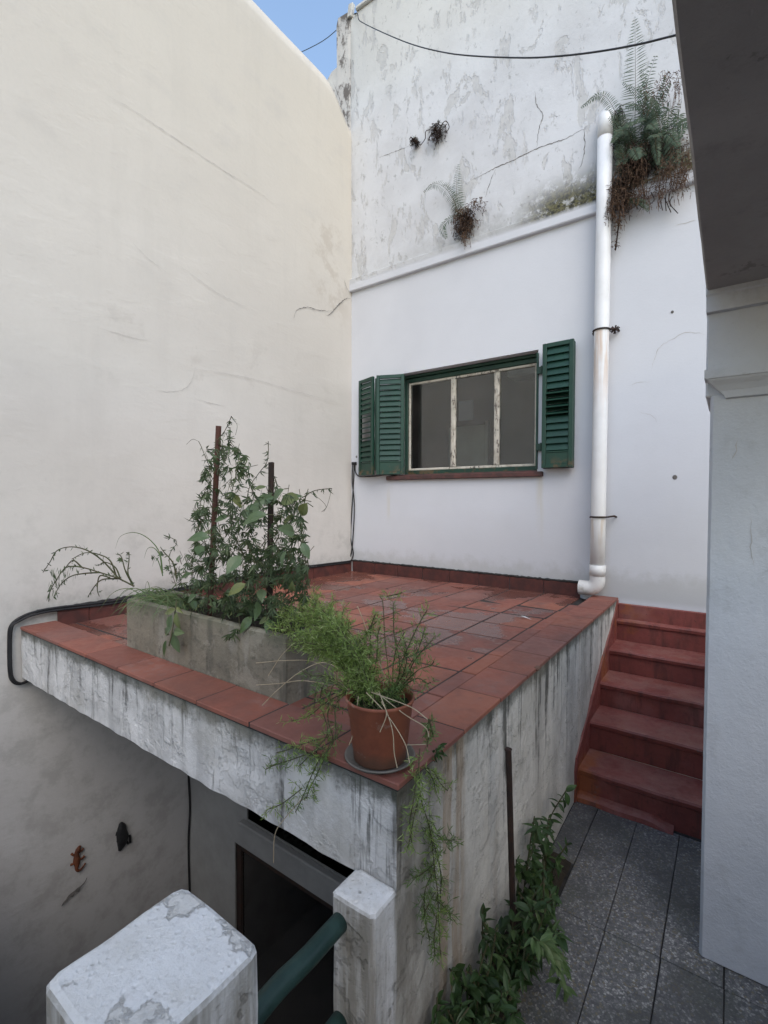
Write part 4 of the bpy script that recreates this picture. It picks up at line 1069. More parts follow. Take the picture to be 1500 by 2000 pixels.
def leaf_variants(wd, n=6, shape=.85, bend=(.1, .45)):
    out = []
    for _ in range(n):
        mb = MB(); mb.leaf(V(0, 0, 0), V(0, 1, 0), V(0, 0, 1), 1., wd*U(.85, 1.15), U(*bend), .2, 6, shape); out.append(mb)
    return out
PALM = palm_variants(); OVAL = leaf_variants(.5, 8, .85, (.05, .7)); LANCE = leaf_variants(.31, 6, .8, (.05, .7))+leaf_variants(.48, 4, .9, (.1, .6))+leaf_variants(.2, 4, .75, (.1, .8))
vine = thing('climbing_vine', 'dark five-fingered vine twining up both iron stakes', 'vine')
lv, st = LeafSet(PALM), MB()
regs = [([(402, 868), (452, 862), (478, 880), (500, 930), (470, 960), (480, 1010), (470, 1090), (385, 1100), (374, 1010), (398, 930)], 200),
        ([(470, 985), (500, 955), (545, 965), (590, 965), (598, 1050), (606, 1150), (598, 1190), (560, 1200), (480, 1180), (440, 1080)], 300),
        ([(345, 1075), (470, 1050), (600, 1100), (600, 1205), (500, 1215), (400, 1185), (335, 1130)], 330), ([(330, 1150), (420, 1165), (500, 1195), (590, 1200), (600, 1235), (520, 1238), (430, 1215), (340, 1190)], 55)]
for poly, cnt in regs:
    for _ in range(cnt):
        px, py = sample(poly); p = P(px, py, 'y', U(-2.93, -2.66))
        dr = V(U(-.7, .7), U(-.6, .3), U(-1.3, -.25)); lv.add(p, dr, rdir(.3), U(.034, .058))
        if rnd.random() < .5: st.tube([p, p+V(U(-.03, .03), U(-.02, .02), U(.0, .05))], .0011, 4, False)
# climbing shoots with leaves to the sky
shoots = [[(412, 1120), (430, 1040), (405, 960), (438, 900), (428, 860), (437, 845), (445, 830), (452, 813)], [(440, 900), (446, 862), (450, 848), (449, 835)],
          [(420, 1110), (395, 1040), (392, 980), (412, 930), (396, 880), (388, 862)], [(430, 870), (455, 880), (475, 910), (492, 955), (500, 970)],
          [(480, 985), (488, 950), (505, 925), (520, 905), (524, 885), (524, 862)], [(535, 1170), (525, 1090), (545, 1040), (528, 990), (540, 950), (536, 930)],
          [(560, 1160), (590, 1090), (588, 1010), (596, 975), (602, 955)], [(560, 985), (590, 972), (615, 958), (648, 954)],
          [(470, 1180), (480, 1100), (455, 1040), (450, 980), (460, 930)], [(450, 1180), (500, 1120), (520, 1060), (560, 1020)], [(590, 1180), (602, 1110), (595, 1060)],
          [(380, 1170), (375, 1110), (390, 1050), (380, 1000)], [(345, 1150), (330, 1090), (345, 1060), (330, 1048)]]
for sh in shoots:
    yv = U(-2.84, -2.74); path = smooth_path([P(px, py, 'y', yv+U(-.03, .03)) for px, py in sh], 6); st.tube(path, .0016, 5, False)
    for p in resample(path, .034): lv.add(p, V(U(-.8, .8), U(-.8, .4), U(-1., .3)), rdir(.3), U(.022, .044))
for k in range(70):          # thin hanging tendrils
    px, py = sample([(385, 930), (500, 950), (600, 990), (604, 1180), (380, 1160)]); p = P(px, py, 'y', U(-2.92, -2.68)); q_ = p+V(U(-.06, .06), U(-.03, .03), U(-.16, .02))
    st.tube(smooth_path([p, (p+q_)/2+V(U(-.03, .03), 0, U(-.03, .02)), q_], 4), .0009, 4, False)
for arc in ([(388, 862), (376, 858), (364, 868)], [(648, 954), (640, 985), (632, 1000)], [(602, 960), (625, 975), (637, 990), (628, 1000)], [(452, 815), (463, 830), (460, 850)]):
    st.tube(smooth_path([P(*a_, 'y', -2.78) for a_ in arc], 6), .0009, 4, False)
lv.build('leaf', L_vine, vine); stuff(st.build('stems', M_stem, vine))

broad = thing('broadleaf_climber', 'climber with large oval pale green leaves around the stakes', 'plant')
lv, st = LeafSet(OVAL), MB(); ln, pm = LeafSet(LANCE), LeafSet(PALM)
spots = [(512, 985, .085), (548, 982, .075), (555, 955, .06), (522, 1005, .08), (585, 975, .085), (535, 970, .07), (600, 982, .06), (575, 1005, .06), (505, 1020, .07), (520, 950, .045),
         (410, 1050, .075), (390, 1065, .06), (425, 1040, .05), (470, 1085, .07), (445, 1010, .05), (575, 1040, .06), (590, 1060, .05), (560, 1075, .055), (395, 1105, .06), (375, 1120, .055),
         (440, 1120, .05), (545, 1110, .06), (455, 965, .05), (480, 1010, .05), (560, 1130, .055), (585, 1100, .05), (420, 1130, .05), (350, 1085, .045), (480, 1140, .06), (510, 1150, .05), (400, 1000, .05)]
for px, py, L in spots:
    p = P(px, py, 'y', U(-2.94, -2.70)); lv.add(p, V(U(-1, 1), U(-.9, 0), U(-.8, .25)), V(U(-.4, .7), U(-1, -.3), U(.2, .9)), L*1.4)
    st.tube([p, p+V(U(-.03, .03), U(.0, .05), U(-.05, .03))], .0016, 5, False)
for k in range(46):
    px, py = sample([(360, 1130), (470, 1120), (600, 1130), (600, 1205), (480, 1215), (345, 1170)]); p = P(px, py, 'y', U(-2.92, -2.67))
    lv.add(p, V(U(-1, 1), U(-1, .2), U(-.6, .6)), V(U(-.5, .5), U(-.8, 0), U(.4, 1)), U(.05, .085))
# spray hanging over the trough front
hp = [P(345, 1172, 'y', -2.93), P(342, 1195, 'y', -2.955), P(337, 1230, 'y', -2.97), P(330, 1262, 'y', -2.985)]; st.tube(smooth_path(hp, 5), .003, 6)
for px, py, dx_, dz_, L in ((343, 1190, -.9, -.3, .10), (345, 1195, .2, -1, .085), (336, 1200, -.3, -1, .09), (335, 1225, -1, -.7, .10), (340, 1232, .8, .1, .075), (338, 1235, .3, -1, .10), (330, 1240, -.9, .2, .08), (325, 1250, -.5, -1.3, .095), (333, 1225, -1.2, .1, .07), (345, 1185, .9, -.4, .05)):
    ln.add(P(px, py, 'y', -2.965), V(dx_, U(-.35, .05), dz_), V(.2, -1, .35), L)
for px, py in ((455, 1235), (462, 1228), (448, 1238)):
    pm.add(P(px, py, 'y', -2.94), V(U(-.6, .6), -.2, -1), rdir(.3), .05)
lv.build('leaf', L_broad, broad); ln.build('leaf', L_broad, broad); pm.build('leaf', L_vine, broad); stuff(st.build('stems', M_stem, broad))

gr = thing('grass_tuft', 'tuft of pale grass at the far end of the concrete trough', 'grass')
lv = MB()
def blade(pts, w_):
    path = smooth_path(pts, 5); n = len(path)
    prev = None
    for i, p in enumerate(path):
        t = (path[min(i+1, n-1)]-path[max(i-1, 0)]).normalized(); s_ = t.cross(V(.5, -.8, .35)).normalized()*w_*.5*(1-(i/(n-1))**2*.93)
        if prev: lv.quad(prev[0], prev[1], p+s_, p-s_)
        prev = (p-s_, p+s_)
for k in range(130):
    b0 = V(1.12+U(-.13, .16), U(-2.87, -2.72), .25); dx_ = U(-1.25, .35); L = U(.10, .24); h = U(.25, 1.)
    dv = V(dx_, U(-.9, .25), 0).normalized(); blade([b0, b0+dv*L*.4+V(0, 0, L*.45*h), b0+dv*L*.8+V(0, 0, L*.38*h), b0+dv*L*1.15+V(0, 0, L*(.05*h-.18))], U(.003, .0055))
for pl in ([(318, 1120), (312, 1080), (290, 1052), (262, 1040), (235, 1048), (225, 1072)], [(316, 1115), (312, 1085), (300, 1070), (288, 1072), (281, 1092)], [(318, 1125), (310, 1098), (303, 1090), (297, 1108)], [(345, 1140), (300, 1190), (272, 1212)]):
    blade([P(a_, b__, 'y', -2.83) for a_, b__ in pl], .0055)
stuff(lv.build('blades', L_grass, gr))

ar = thing('arching_shrub', 'thin arching branches reaching from the trough towards the cream wall', 'plant')
lv, st = MB(), MB(); ya = -2.80
arch = [[(262, 1145), (232, 1130), (195, 1118), (160, 1108), (130, 1108), (112, 1130), (98, 1155), (95, 1175)], [(232, 1130), (200, 1095), (170, 1075), (140, 1068), (112, 1075), (98, 1097), (84, 1118)],
        [(228, 1128), (215, 1095), (190, 1082), (165, 1080), (140, 1092)], [(195, 1118), (165, 1120), (140, 1125), (120, 1140), (105, 1165)], [(235, 1130), (225, 1108), (205, 1098), (192, 1105)],
        [(160, 1108), (145, 1095), (135, 1100), (122, 1118)], [(230, 1130), (200, 1132), (185, 1145), (172, 1165)], [(215, 1128), (195, 1125), (190, 1150), (194, 1165)], [(258, 1140), (245, 1115), (238, 1090), (232, 1082)], [(260, 1142), (250, 1120), (252, 1095), (252, 1078)],
        [(345, 1130), (338, 1100), (320, 1078), (313, 1068)]]
for pl in arch:
    path = smooth_path([P(a_, b__, 'y', -2.84-.24*max(0, 262-a_)/170+U(-.012, .012)) for a_, b__ in pl], 6); n = len(path)
    st.tube(path, [.0046*(1-.65*i/n) for i in range(n)], 5, False)
    for i, p in enumerate(resample(path, .030)):
        for _ in range(2 if i > 4 else 1): lv.leaf(p, rdir(-.35), rdir(.2), U(.014, .030), U(.004, .008), .2, .2, 3)
for k in range(60):
    px, py = sample([(96, 1110), (150, 1100), (160, 1118), (120, 1135), (104, 1170), (92, 1165)]); p = P(px, py, 'y', -2.84-.24*(262-px)/170+U(-.02, .02)); lv.leaf(p, V(U(-.5, .3), U(-.3, .3), -1), rdir(), U(.025, .06), U(.003, .006), .1, .1, 3)
for px, py in ((232, 1084), (238, 1092), (252, 1080), (250, 1098), (310, 1088), (300, 1092), (330, 1108), (318, 1080)): palmate(lv, P(px, py, 'y', ya), V(U(-.5, .5), -.3, U(-.5, .5)), .034)
stuff(lv.build('leaves', L_vine, ar)); stuff(st.build('branches', M_stem, ar))

# ================================================================ POT WITH ASPARAGUS FERN
PC = P(742, 1474, 'z', ZC+.012)
sc = thing('pot_saucer', 'dirty grey saucer under the terracotta pot on the coping corner', 'saucer')
mb = MB(); mb.lathe((PC.x, PC.y, ZC+.001), [(.0, .0), (.085, .0), (.101, .014), (.104, .014), (.102, .018), (.098, .017), (.084, .006), (.0, .005)], 44); mb.build('dish', M_saucer, sc, True)
po = thing('flower_pot', 'round terracotta pot on the terrace corner', 'pot')
pz0 = ZC+.007
mb = MB(); mb.lathe((PC.x, PC.y, pz0), [(.0, .0), (.073, .0), (.077, .004), (.0795, .035), (.081, .037), (.0905, .128), (.0925, .130), (.0955, .168), (.1005, .172), (.1015, .178), (.099, .182), (.0955, .180), (.0915, .165), (.088, .130)], 56); mb.build('pot_wall', M_pot, po, True)
mb = MB(); n = 12
mb.v.append((PC.x, PC.y, pz0+.158))
for k in range(1, 7):
    for j in range(28):
        r_ = .091*k/6; a = 2*math.pi*j/28; x, y = PC.x+r_*math.cos(a), PC.y+r_*math.sin(a); mb.v.append((x, y, pz0+.152+.010*mnoise.noise((x*30, y*30, 1))))
for j in range(28): mb.f.append((0, 1+j, 1+(j+1) % 28))
for k in range(5):
    for j in range(28): a = 1+k*28; mb.f.append((a+j, a+28+j, a+28+(j+1) % 28, a+(j+1) % 28))
mb.build('mossy_soil', M_mossy, po, True)

def asp_frond(mat, st, pts, r0=.0016, dens=.011, bl=(.02, .05), nl=(.016, .028), start=.12, droop=-.1):
    nm = MB(); path = resample(smooth_path(pts, 8), .006); n = len(path)
    st.tube(path[::2] if n > 4 else path, r0, 5, False)
    step = max(1, int(dens/.006))
    for i in range(int(n*start), n, step):
        p = path[i]; t = (path[min(i+2, n-1)]-path[max(i-2, 0)]).normalized(); f = (i/n)
        L = U(*bl)*(1.0 if f < .75 else (1.25-f)*2+.05)
        d = (rdir(.05)+t*.55); d.z += droop; d.normalize(); q_ = p+d*L
        st.tube([p, p.lerp(q_, .5)+V(0, 0, .002), q_], .0006, 3, False)
        m = max(2, int(L/.0075))
        for k in range(1, m+1):
            b0 = p.lerp(q_, k/m)
            for _ in range(2): nm.needle(b0, (d*.75+rdir(.1)*.9).normalized(), U(*nl), .0030)
        for _ in range(2): nm.needle(p, (t*.6+rdir()).normalized(), U(*nl), .0030)
    if nm.v: nm.build('frond', mat, asp)
asp = thing('asparagus_fern', 'feathery bright green asparagus fern spilling out of the terracotta pot', 'fern')
nm, nd, st = L_asp, L_aspd, MB()
root = V(PC.x, PC.y, pz0+.15)
def rt(): return root+V(U(-.055, .055), U(-.055, .055), 0)
def px3(lst, ya, yb): return [P(a_, b__, 'y', ya+(yb-ya)*i/max(1, len(lst)-1)) for i, (a_, b__) in enumerate(lst)]
# big mass leaning left over the trough end
for pl, yb_ in (([(680, 1300), (650, 1240), (620, 1190), (612, 1150)], -2.86), ([(690, 1310), (650, 1250), (600, 1215), (545, 1205)], -2.92), ([(685, 1300), (640, 1255), (590, 1235), (530, 1222)], -2.95), ([(690, 1300), (660, 1240), (640, 1195), (655, 1170)], -2.85),
                ([(688, 1310), (640, 1270), (600, 1255), (570, 1262)], -2.98), ([(690, 1300), (665, 1225), (630, 1200), (590, 1185)], -2.88), ([(685, 1305), (650, 1280), (620, 1262), (585, 1250)], -3.0), ([(695, 1310), (675, 1255), (668, 1215), (672, 1185)], -2.9),
                ([(690, 1300), (655, 1260), (625, 1225), (575, 1195), (545, 1192)], -2.87), ([(690, 1310), (660, 1270), (645, 1230), (610, 1170)], -2.9)):
    asp_frond(nm, st, [rt()]+px3(pl, -2.99, yb_), dens=.009)
for k in range(9):
    tx, ty = sample([(560, 1195), (610, 1160), (660, 1180), (680, 1240), (650, 1290), (575, 1260)])
    e_ = P(tx, ty, 'y', U(-3.02, -2.85)); r0_ = rt(); asp_frond(nm, st, [r0_, r0_.lerp(e_, .5)+V(0, 0, .05), e_], dens=.009)
# trailing strands over the front fascia
for pl in ([(680, 1350), (640, 1330), (625, 1370), (640, 1430), (610, 1470), (580, 1500)], [(675, 1345), (650, 1340), (640, 1400), (650, 1450), (620, 1490), (590, 1560), (575, 1590)], [(680, 1350), (640, 1370), (600, 1400), (560, 1410)], [(678, 1350), (655, 1380), (655, 1440), (630, 1480)],
           [(640, 1440), (600, 1450), (560, 1465), (540, 1470)], [(650, 1440), (625, 1500), (605, 1540), (598, 1560)], [(635, 1460), (580, 1480), (535, 1495), (515, 1505)], [(590, 1540), (550, 1570), (520, 1582)], [(672, 1340), (640, 1320), (610, 1320), (590, 1310)], [(676, 1345), (645, 1350), (620, 1345), (612, 1390)]):
    pp = []
    for i, (a_, b__) in enumerate(pl):
        p = P(a_, b__, 'y', -3.09 if b__ > 1400 else -3.06)
        if p.z < ZC+.02: p = P(a_, b__, 'y', D-.025)
        pp.append(p)
    asp_frond(nm if rnd.random() < .5 else nd, st, pp, dens=.020, bl=(.018, .042), start=.05)
# upright fronds in the pot
for pl, yb_ in (([(715, 1350), (722, 1290), (725, 1225), (735, 1195)], -2.98), ([(725, 1350), (718, 1300), (712, 1250), (728, 1215)], -2.97), ([(720, 1350), (735, 1290), (738, 1240), (745, 1220)], -3.0), ([(710, 1345), (705, 1300), (708, 1268), (700, 1245)], -3.0)):
    asp_frond(nm, st, [rt()]+px3(pl, -3.0, yb_), dens=.011, bl=(.014, .030))
for pl, yb_ in (([(770, 1340), (790, 1280), (815, 1225), (838, 1185)], -2.98), ([(775, 1340), (780, 1290), (770, 1240), (768, 1170)], -2.95), ([(780, 1340), (810, 1290), (835, 1260), (850, 1245)], -2.98), ([(780, 1345), (815, 1310), (840, 1300), (850, 1290)], -3.0), ([(772, 1340), (800, 1300), (820, 1260), (830, 1225)], -2.95),
                ([(775, 1345), (790, 1310), (795, 1280), (790, 1250)], -3.0), ([(785, 1345), (815, 1325), (835, 1335), (845, 1330)], -3.0), ([(765, 1345), (768, 1300), (775, 1265), (790, 1235)], -2.97)):
    asp_frond(nd if rnd.random() < .65 else nm, st, [rt()]+px3(pl, -3.0, yb_), dens=.013, bl=(.014, .034))
nd2 = px3([(760, 1345), (752, 1250), (748, 1180), (742, 1165)], -3.0, -2.96); st.tube(smooth_path([rt()]+nd2, 6), .0014, 5, False)
asp_frond(nm, st, px3([(742, 1166), (765, 1163), (785, 1158)], -2.96, -2.96), dens=.014, bl=(.010, .02))
# wiry bare stems
for pl in ([(690, 1340), (690, 1280), (710, 1245), (735, 1215), (760, 1205)], [(685, 1345), (672, 1290), (690, 1260)], [(700, 1345), (680, 1300), (660, 1285)]):
    st.tube(smooth_path([rt()]+px3(pl, -3.0, -2.97), 6), .0017, 5, False)
# pale dry stalks
for pl, ya_ in (([(700, 1340), (640, 1295), (590, 1310), (545, 1345), (512, 1378)], -3.03), ([(690, 1345), (620, 1295), (560, 1290), (500, 1295)], -2.95), ([(575, 1255), (550, 1280), (530, 1310), (524, 1320)], -2.95), ([(690, 1350), (600, 1330), (545, 1335), (500, 1338)], -3.0),
                ([(715, 1352), (755, 1395), (790, 1450), (800, 1490)], -3.09), ([(735, 1352), (790, 1395), (830, 1420), (838, 1440)], -3.06), ([(740, 1350), (765, 1420), (770, 1470), (776, 1500)], -3.10), ([(725, 1352), (800, 1380), (835, 1405)], -3.07), ([(745, 1370), (755, 1395), (742, 1430)], -3.1), ([(760, 1345), (705, 1200), (697, 1185)], -2.99), ([(750, 1345), (735, 1230), (745, 1205)], -2.98), ([(795, 1455), (832, 1454)], -3.05), ([(700, 1360), (690, 1430), (682, 1455)], -3.09)):
    pp = px3(pl, ya_, ya_-.012); pp = [(p if p.z > ZC+.004 else V(p.x, p.y, ZC+.005)) for p in pp]
    dry = MB(); dry.tube(smooth_path(pp, 6), .0013, 5, False); dry.build('dry_stalk', M_dry, asp)
for px, py in ((830, 1440), (845, 1430), (835, 1460), (848, 1445)):
    asp_frond(nd, st, px3([(838, 1405), (px, py)], -3.04, -3.03), dens=.014, bl=(.01, .02))
# strand trailing down the side wall
for pl in ([(820, 1462), (818, 1500), (822, 1560), (840, 1620), (848, 1690), (855, 1750), (858, 1830), (862, 1880)], [(835, 1500), (850, 1510), (860, 1530), (875, 1545)], [(815, 1500), (808, 1560), (800, 1610), (805, 1650)], [(840, 1620), (870, 1640), (890, 1640)], [(838, 1615), (860, 1700), (860, 1760)],
           [(845, 1690), (820, 1710), (805, 1715)], [(852, 1740), (835, 1770), (825, 1800)], [(855, 1760), (875, 1780), (882, 1800)], [(848, 1700), (830, 1740), (830, 1790), (840, 1840)], [(822, 1545), (810, 1590), (800, 1640), (795, 1660)], [(830, 1500), (845, 1520), (850, 1545)], [(856, 1780), (848, 1830), (850, 1870)]):
    pp = [P(a_, b__, 'x', FX+.035+.01*(i % 2)) for i, (a_, b__) in enumerate(pl)]
    asp_frond(nm if pl[0][1] < 1560 else nd, st, pp, dens=.017, bl=(.014, .036), start=.02)
stuff(st.build('stems', M_stem, asp))
# lower strand end hanging off the fascia
mb = MB(); mb.tube(smooth_path([P(590, 1560, 'y', D-.02), P(555, 1600, 'y', D-.02), P(537, 1630, 'y', D-.02), P(534, 1685, 'y', D-.02)], 6), .0014, 5, False); mb.build('bare_tip', M_dry, asp)

# ================================================================ WALL FERNS
def frond(own, st, pts, pin=.05, step=.012, ang=62, droop=.35, wd=.0065, nrm=V(0, -1, .15), taper=True, jit=.12):
    path = resample(smooth_path(pts, 8), step); n = len(path)
    if n < 3: return
    mb = MB(); st.tube(path, [.0026*(1-.7*i/n) for i in range(n)], 5, False)
    for i in range(2, n):
        t = (path[min(i+1, n-1)]-path[i-1]).normalized(); s_ = t.cross(nrm).normalized(); f = i/n
        L = pin*(math.sin(math.pi*min(1, .18+.80*f)**.9)**.8 if taper else U(.6, 1))+.004
        for sg in (-1, 1):
            d = (t*math.cos(R(ang))+s_*(sg*math.sin(R(ang)))+V(U(-jit, jit), U(-jit, jit), -droop*.45+U(-jit, jit))).normalized()
            mb.leaf(path[i], d, nrm, L, wd, droop*.8, .1, 3, .7)
    mb.build('frond', L_fern, own)
def deadclump(mb, c, rx, rz, cnt, ln, yb=-.06, wdt=.006):
    for _ in range(cnt):
        p = c+V(U(-rx, rx), U(-.05, .04), U(-rz, rz)); L = U(*ln); q_ = p+V(U(-.05, .05), U(-.03, .02), -L); m = (p+q_)/2+V(U(-.03, .03), U(-.04, .0), U(.0, .03))
        path = smooth_path([p, m, q_], 5); n = len(path)
        for i in range(n-1):
            a, b = path[i], path[i+1]; s_ = rdir()*wdt*.5; mb.quad(a-s_, a+s_, b+s_*.8, b-s_*.8)
            if i % 2 == 0: mb.leaf(a, V(U(-1, 1), U(-.6, .2), U(-1, .2)), rdir(), U(.015, .035), .005, .6, .4, 3)
YF = -.05
qy = lambda l, y0=YF, y1=-.14: [P(a_, b__, 'y', y0+(y1-y0)*i/max(1, len(l)-1)) for i, (a_, b__) in enumerate(l)]
f1 = thing('wall_fern', 'small three-fronded fern rooted above the moulded ledge', 'fern')
st, dd, rr = MB(), MB(), MB()
frond(f1, st, qy([(902, 425), (894, 395), (891, 360), (895, 320)], -.03, -.09), .075, .015, 70, .5)
frond(f1, st, qy([(898, 425), (888, 395), (870, 368), (848, 358), (828, 374)], -.03, -.16), .075, .015, 68, .6)
frond(f1, st, qy([(896, 425), (880, 372), (862, 360)], -.03, -.12), .03, .02, 68, .4)
frond(f1, st, qy([(896, 420), (875, 428), (863, 444), (872, 466)], -.03, -.12), .055, .014, 65, .4)
deadclump(dd, P(908, 425, 'y', -.05), .10, .10, 90, (.05, .14)); deadclump(rr, P(908, 430, 'y', -.04), .075, .08, 130, (.04, .11)); deadclump(dd, P(935, 400, 'y', -.05), .06, .04, 22, (.02, .07)); deadclump(dd, P(911, 460, 'y', -.05), .015, .03, 14, (.06, .12))
stuff(st.build('rachises', M_stem, f1)); stuff(dd.build('dead_fronds', L_dead, f1)); stuff(rr.build('root_mat', L_root, f1))
for (px, py, r_, lab) in ((855, 255, .06, 'dried fern tuft clinging to the bare upper wall'), (812, 278, .022, 'tiny dark sprout beside the dried fern tuft')):
    t_ = thing('fern_tuft', lab, 'plant'); rr, lv = MB(), MB(); c_ = P(px, py, 'y', -.03)
    deadclump(rr, c_, r_, r_*.8, int(30+900*r_), (r_*.5, r_*2.0)); 
    for _ in range(int(6+200*r_)): lv.leaf(c_+V(U(-r_, r_), U(-.05, 0), U(0, r_)), rdir(.4), rdir(), U(.02, .04), .008, .4, .2, 3)
    if r_ > .05:
        for sg in (-1, 1): rr.tube(smooth_path([c_, c_+V(sg*.10, -.04, .02), c_+V(sg*.13+.02, -.05, -.06), c_+V(sg*.14-.02, -.05, -.10)], 4), .004, 4, False)
    stuff(rr.build('dry_fronds', L_root, t_)); stuff(lv.build('green_tips', L_fern, t_))
f2 = thing('wall_fern', 'large ragged fern cluster growing on the ledge behind the drainpipe', 'fern')
st, dd, rr = MB(), MB(), MB()
frond(f2, st, qy([(1238, 330), (1240, 250), (1241, 150), (1240, 35)], -.04, -.16), .115, .020, 72, .15, .008)
frond(f2, st, qy([(1245, 330), (1255, 240), (1262, 170), (1280, 110)], -.04, -.2), .085, .020, 70, .25, .008)
frond(f2, st, qy([(1215, 320), (1212, 260), (1195, 205), (1170, 185), (1135, 210)], -.05, -.22), .065, .014, 66, .45, .008)
frond(f2, st, qy([(1225, 340), (1212, 290), (1205, 250), (1190, 230)], -.05, -.16), .05, .014, 66, .45, .008)
for _ in range(30):
    bx_, by_ = U(1235, 1325), U(240, 330); tx, ty = bx_+U(-75, 60), U(130, 340); frond(f2, st, qy([(bx_, by_), ((bx_+tx)/2+U(-12, 12), (by_+ty)/2-18), (tx, ty)], -.05, U(-.3, -.1)), U(.04, .075), .014, 66, U(.3, .6), .0085)
for _ in range(12):
    bx_, by_ = U(1210, 1240), U(280, 350); frond(f2, st, qy([(bx_, by_), (bx_-U(0, 12), by_-35), (bx_-U(5, 30), by_-U(20, 70))], -.05, -.15), .04, .014, 66, .5, .008)
for c_, rx, rz, cnt in ((P(1232, 335, 'y', -.10), .09, .17, 260), (P(1310, 330, 'y', -.12), .09, .15, 240), (P(1255, 365, 'y', -.08), .10, .06, 90), (P(1205, 385, 'y', -.11), .06, .10, 190), (P(1290, 165, 'y', -.14), .12, .07, 120), (P(1335, 300, 'y', -.10), .06, .16, 110)):
    deadclump(dd, c_, rx, rz, int(cnt*.42), (.06, .20), wdt=.0045)
for c_, rx, rz, cnt in ((P(1268, 290, 'y', -.05), .15, .08, 200), (P(1212, 375, 'y', -.06), .06, .10, 120), (P(1205, 250, 'y', -.03), .03, .14, 90), (P(1245, 320, 'y', -.04), .12, .10, 110)):
    deadclump(rr, c_, rx, rz, cnt, (.05, .13))
for _ in range(10):
    bx_, by_ = U(1230, 1330), U(370, 390); rr.tube(smooth_path(qy([(bx_, by_), (bx_+U(-8, 8), by_+15), (bx_+U(-10, 14), by_+U(20, 38))], -.06, -.08), 4), .003, 4, False)
frond(f2, st, qy([(1215, 395), (1240, 390), (1258, 397), (1266, 412)], -.07, -.14), .035, .013, 66, .5, .008)
for _ in range(60):
    t = rnd.random(); p = P(1212-12*t+U(-5, 5), 415+72*t, 'y', -.07+U(-.02, .02)); dd.leaf(p, V(U(-1, 1), U(-.5, .2), U(-1, .2)), rdir(), U(.02, .04), .008, .6, .4, 3)
rr.tube(smooth_path(qy([(1213, 400), (1208, 440), (1202, 488)], -.07, -.07), 5), .006, 5, False)
stuff(st.build('rachises', M_stem, f2)); stuff(dd.build('dead_fronds', L_dead, f2)); stuff(rr.build('root_mat', L_root, f2))

# ================================================================ GARDEN PLANTS BESIDE THE TERRACE WALL
def bush(label, cx, cy, stems, h, spread, leafL, mat, cat='plant', light=0, dens=.03):
    t_ = thing('garden_plant', label, cat, None); lv, st, lg = LeafSet(LANCE), MB(), LeafSet(LANCE)
    for k in range(stems):
        b0 = V(cx+U(-.05, .05), cy+U(-.12, .12), ZP+.01); hh = h*U(.45, 1.); tp = V(b0.x+U(-.6, 1.0)*spread, b0.y+U(-1, 1)*spread*1.4, ZP+hh)
        tp.x = max(tp.x, FX+.03)
        path = smooth_path([b0, b0.lerp(tp, .5)+V(U(-.03, .03), U(-.03, .03), hh*.12), tp], 6); st.tube(path, .0028, 5, False)
        for i, p in enumerate(resample(path, dens)):
            if i < 2: continue
            for _ in range(3):
                d = rdir(.05); d.x += .15; 
                if p.x+d.x*.08 < FX+.01: d.x = abs(d.x)
                L = U(*leafL); (lg if rnd.random() < light else lv).add(p, d, V(U(-.3, .3), U(-.5, 0), 1), L)
    lv.build('leaf', mat, t_, 150); stuff(st.build('stems', M_stem, t_))
    lg.build('young_leaf', L_light, t_)
bush('tall dark leafy weed growing against the terrace wall by the rusty stake', 2.765, -2.08, 9, .42, .10, (.025, .07), L_bush)
bush('dense low green plant spreading over the terrazzo edge', 2.83, -2.44, 19, .36, .16, (.02, .065), L_bush, light=.03)
bush('dark shrub with broad leaves at the foot of the stained wall', 2.80, -2.74, 21, .34, .14, (.02, .065), L_bush)
bush('low green seedlings filling the bed beside the post', 2.80, -3.02, 30, .28, .15, (.02, .06), L_bush, light=.04)
t_ = thing('garden_plant', 'pale young leafy shoot leaning out over the terrazzo', 'plant'); lg, st = MB(), MB()
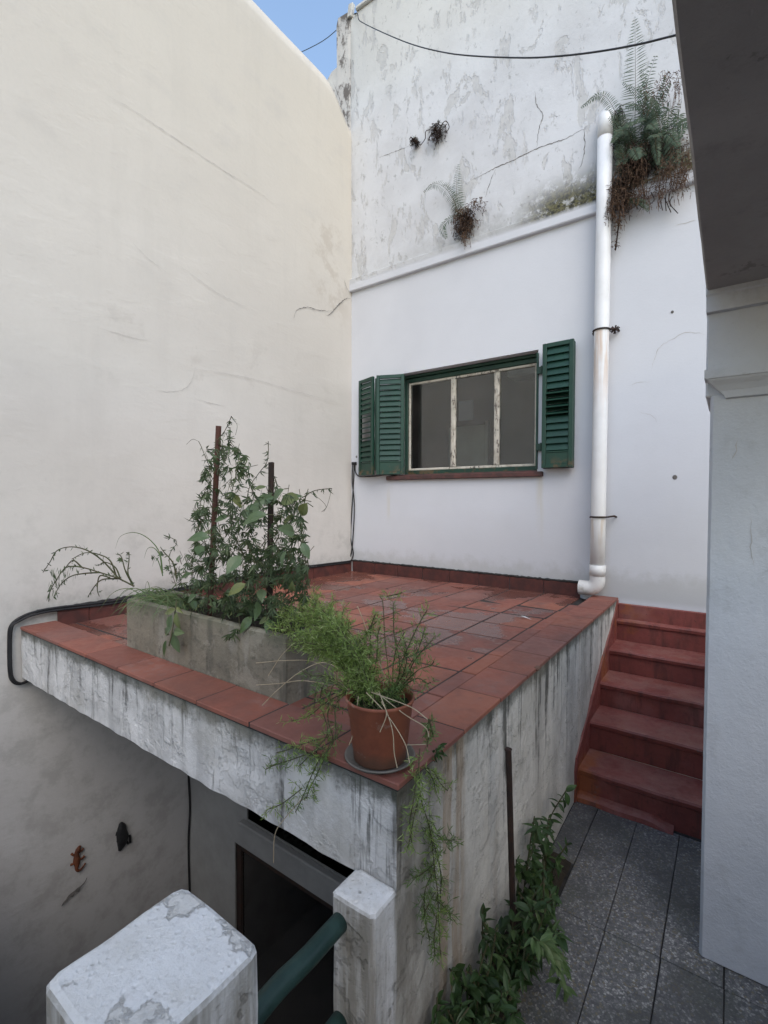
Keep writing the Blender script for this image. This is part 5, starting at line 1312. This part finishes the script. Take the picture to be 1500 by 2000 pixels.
for pl in ([(1040, 1830), (1070, 1850), (1090, 1875), (1105, 1890)], [(1060, 1850), (1085, 1880), (1090, 1910), (1105, 1930)], [(1050, 1840), (1075, 1840), (1085, 1860)]):
    path = smooth_path([P(a_, b__, 'x', 2.98) for a_, b__ in pl], 5); st.tube(path, .002, 5, False)
    for p in resample(path, .030):
        for _ in range(2): lg.leaf(p, V(U(-.6, 1), U(-1, .8), U(-.6, .4)), V(U(-.4, .4), -.3, 1), U(.035, .06), U(.012, .018), U(.2, .5), .2, 5)
stuff(lg.build('young_leaves', L_light, t_)); stuff(st.build('stems', M_stem, t_))
t_ = thing('garden_plant', 'thin single sprig with star of narrow leaves against the stained wall', 'plant'); lv, st = MB(), MB()
path = smooth_path([P(1030, 1700, 'x', 2.78), P(1042, 1650, 'x', 2.79), P(1050, 1617, 'x', 2.80)], 5); st.tube(path, .0016, 5, False); c_ = path[-1]
for a in range(0, 360, 60): lv.leaf(c_, V(math.cos(R(a)), math.sin(R(a)), .1), V(0, 0, 1), .075, .018, .25, .2, 5)
for p in path[4:-2:2]: lv.leaf(p, rdir(), V(0, 0, 1), .05, .015, .3, .2, 4)
stuff(lv.build('leaves', L_bush, t_)); stuff(st.build('stems', M_stem, t_))
# stake standing in the bed
A, B = P(1002, 1800, 'x', 2.80), P(993, 1465, 'x', 2.80); dn = (A-B).normalized(); A = A+dn*((A.z-(ZP-.02))/-dn.z)
mb = MB(); mb.tube([A.lerp(B, k/6) for k in range(7)], .0115, 8); mb.box((B.x-.012, B.y-.01, B.z-.004), (B.x+.010, B.y+.012, B.z+.006), .003)
tag(mb.build('iron_stake', M_iron), 'rusty dark iron stake standing in the bed against the stained wall', 'stake')
# weed sprouting at the coping joint
t_ = thing('coping_weed', 'tiny weed sprouting from under the coping by the pot', 'plant'); lv = MB(); c_ = P(852, 1462, 'x', W+.004)
for _ in range(26): lv.leaf(c_+V(U(0, .01), U(-.03, .03), U(-.03, .01)), V(U(.1, 1), U(-1, 1), U(-.8, .6)), rdir(), U(.015, .03), .009, .3, .2, 4)
stuff(lv.build('leaves', L_bush, t_))
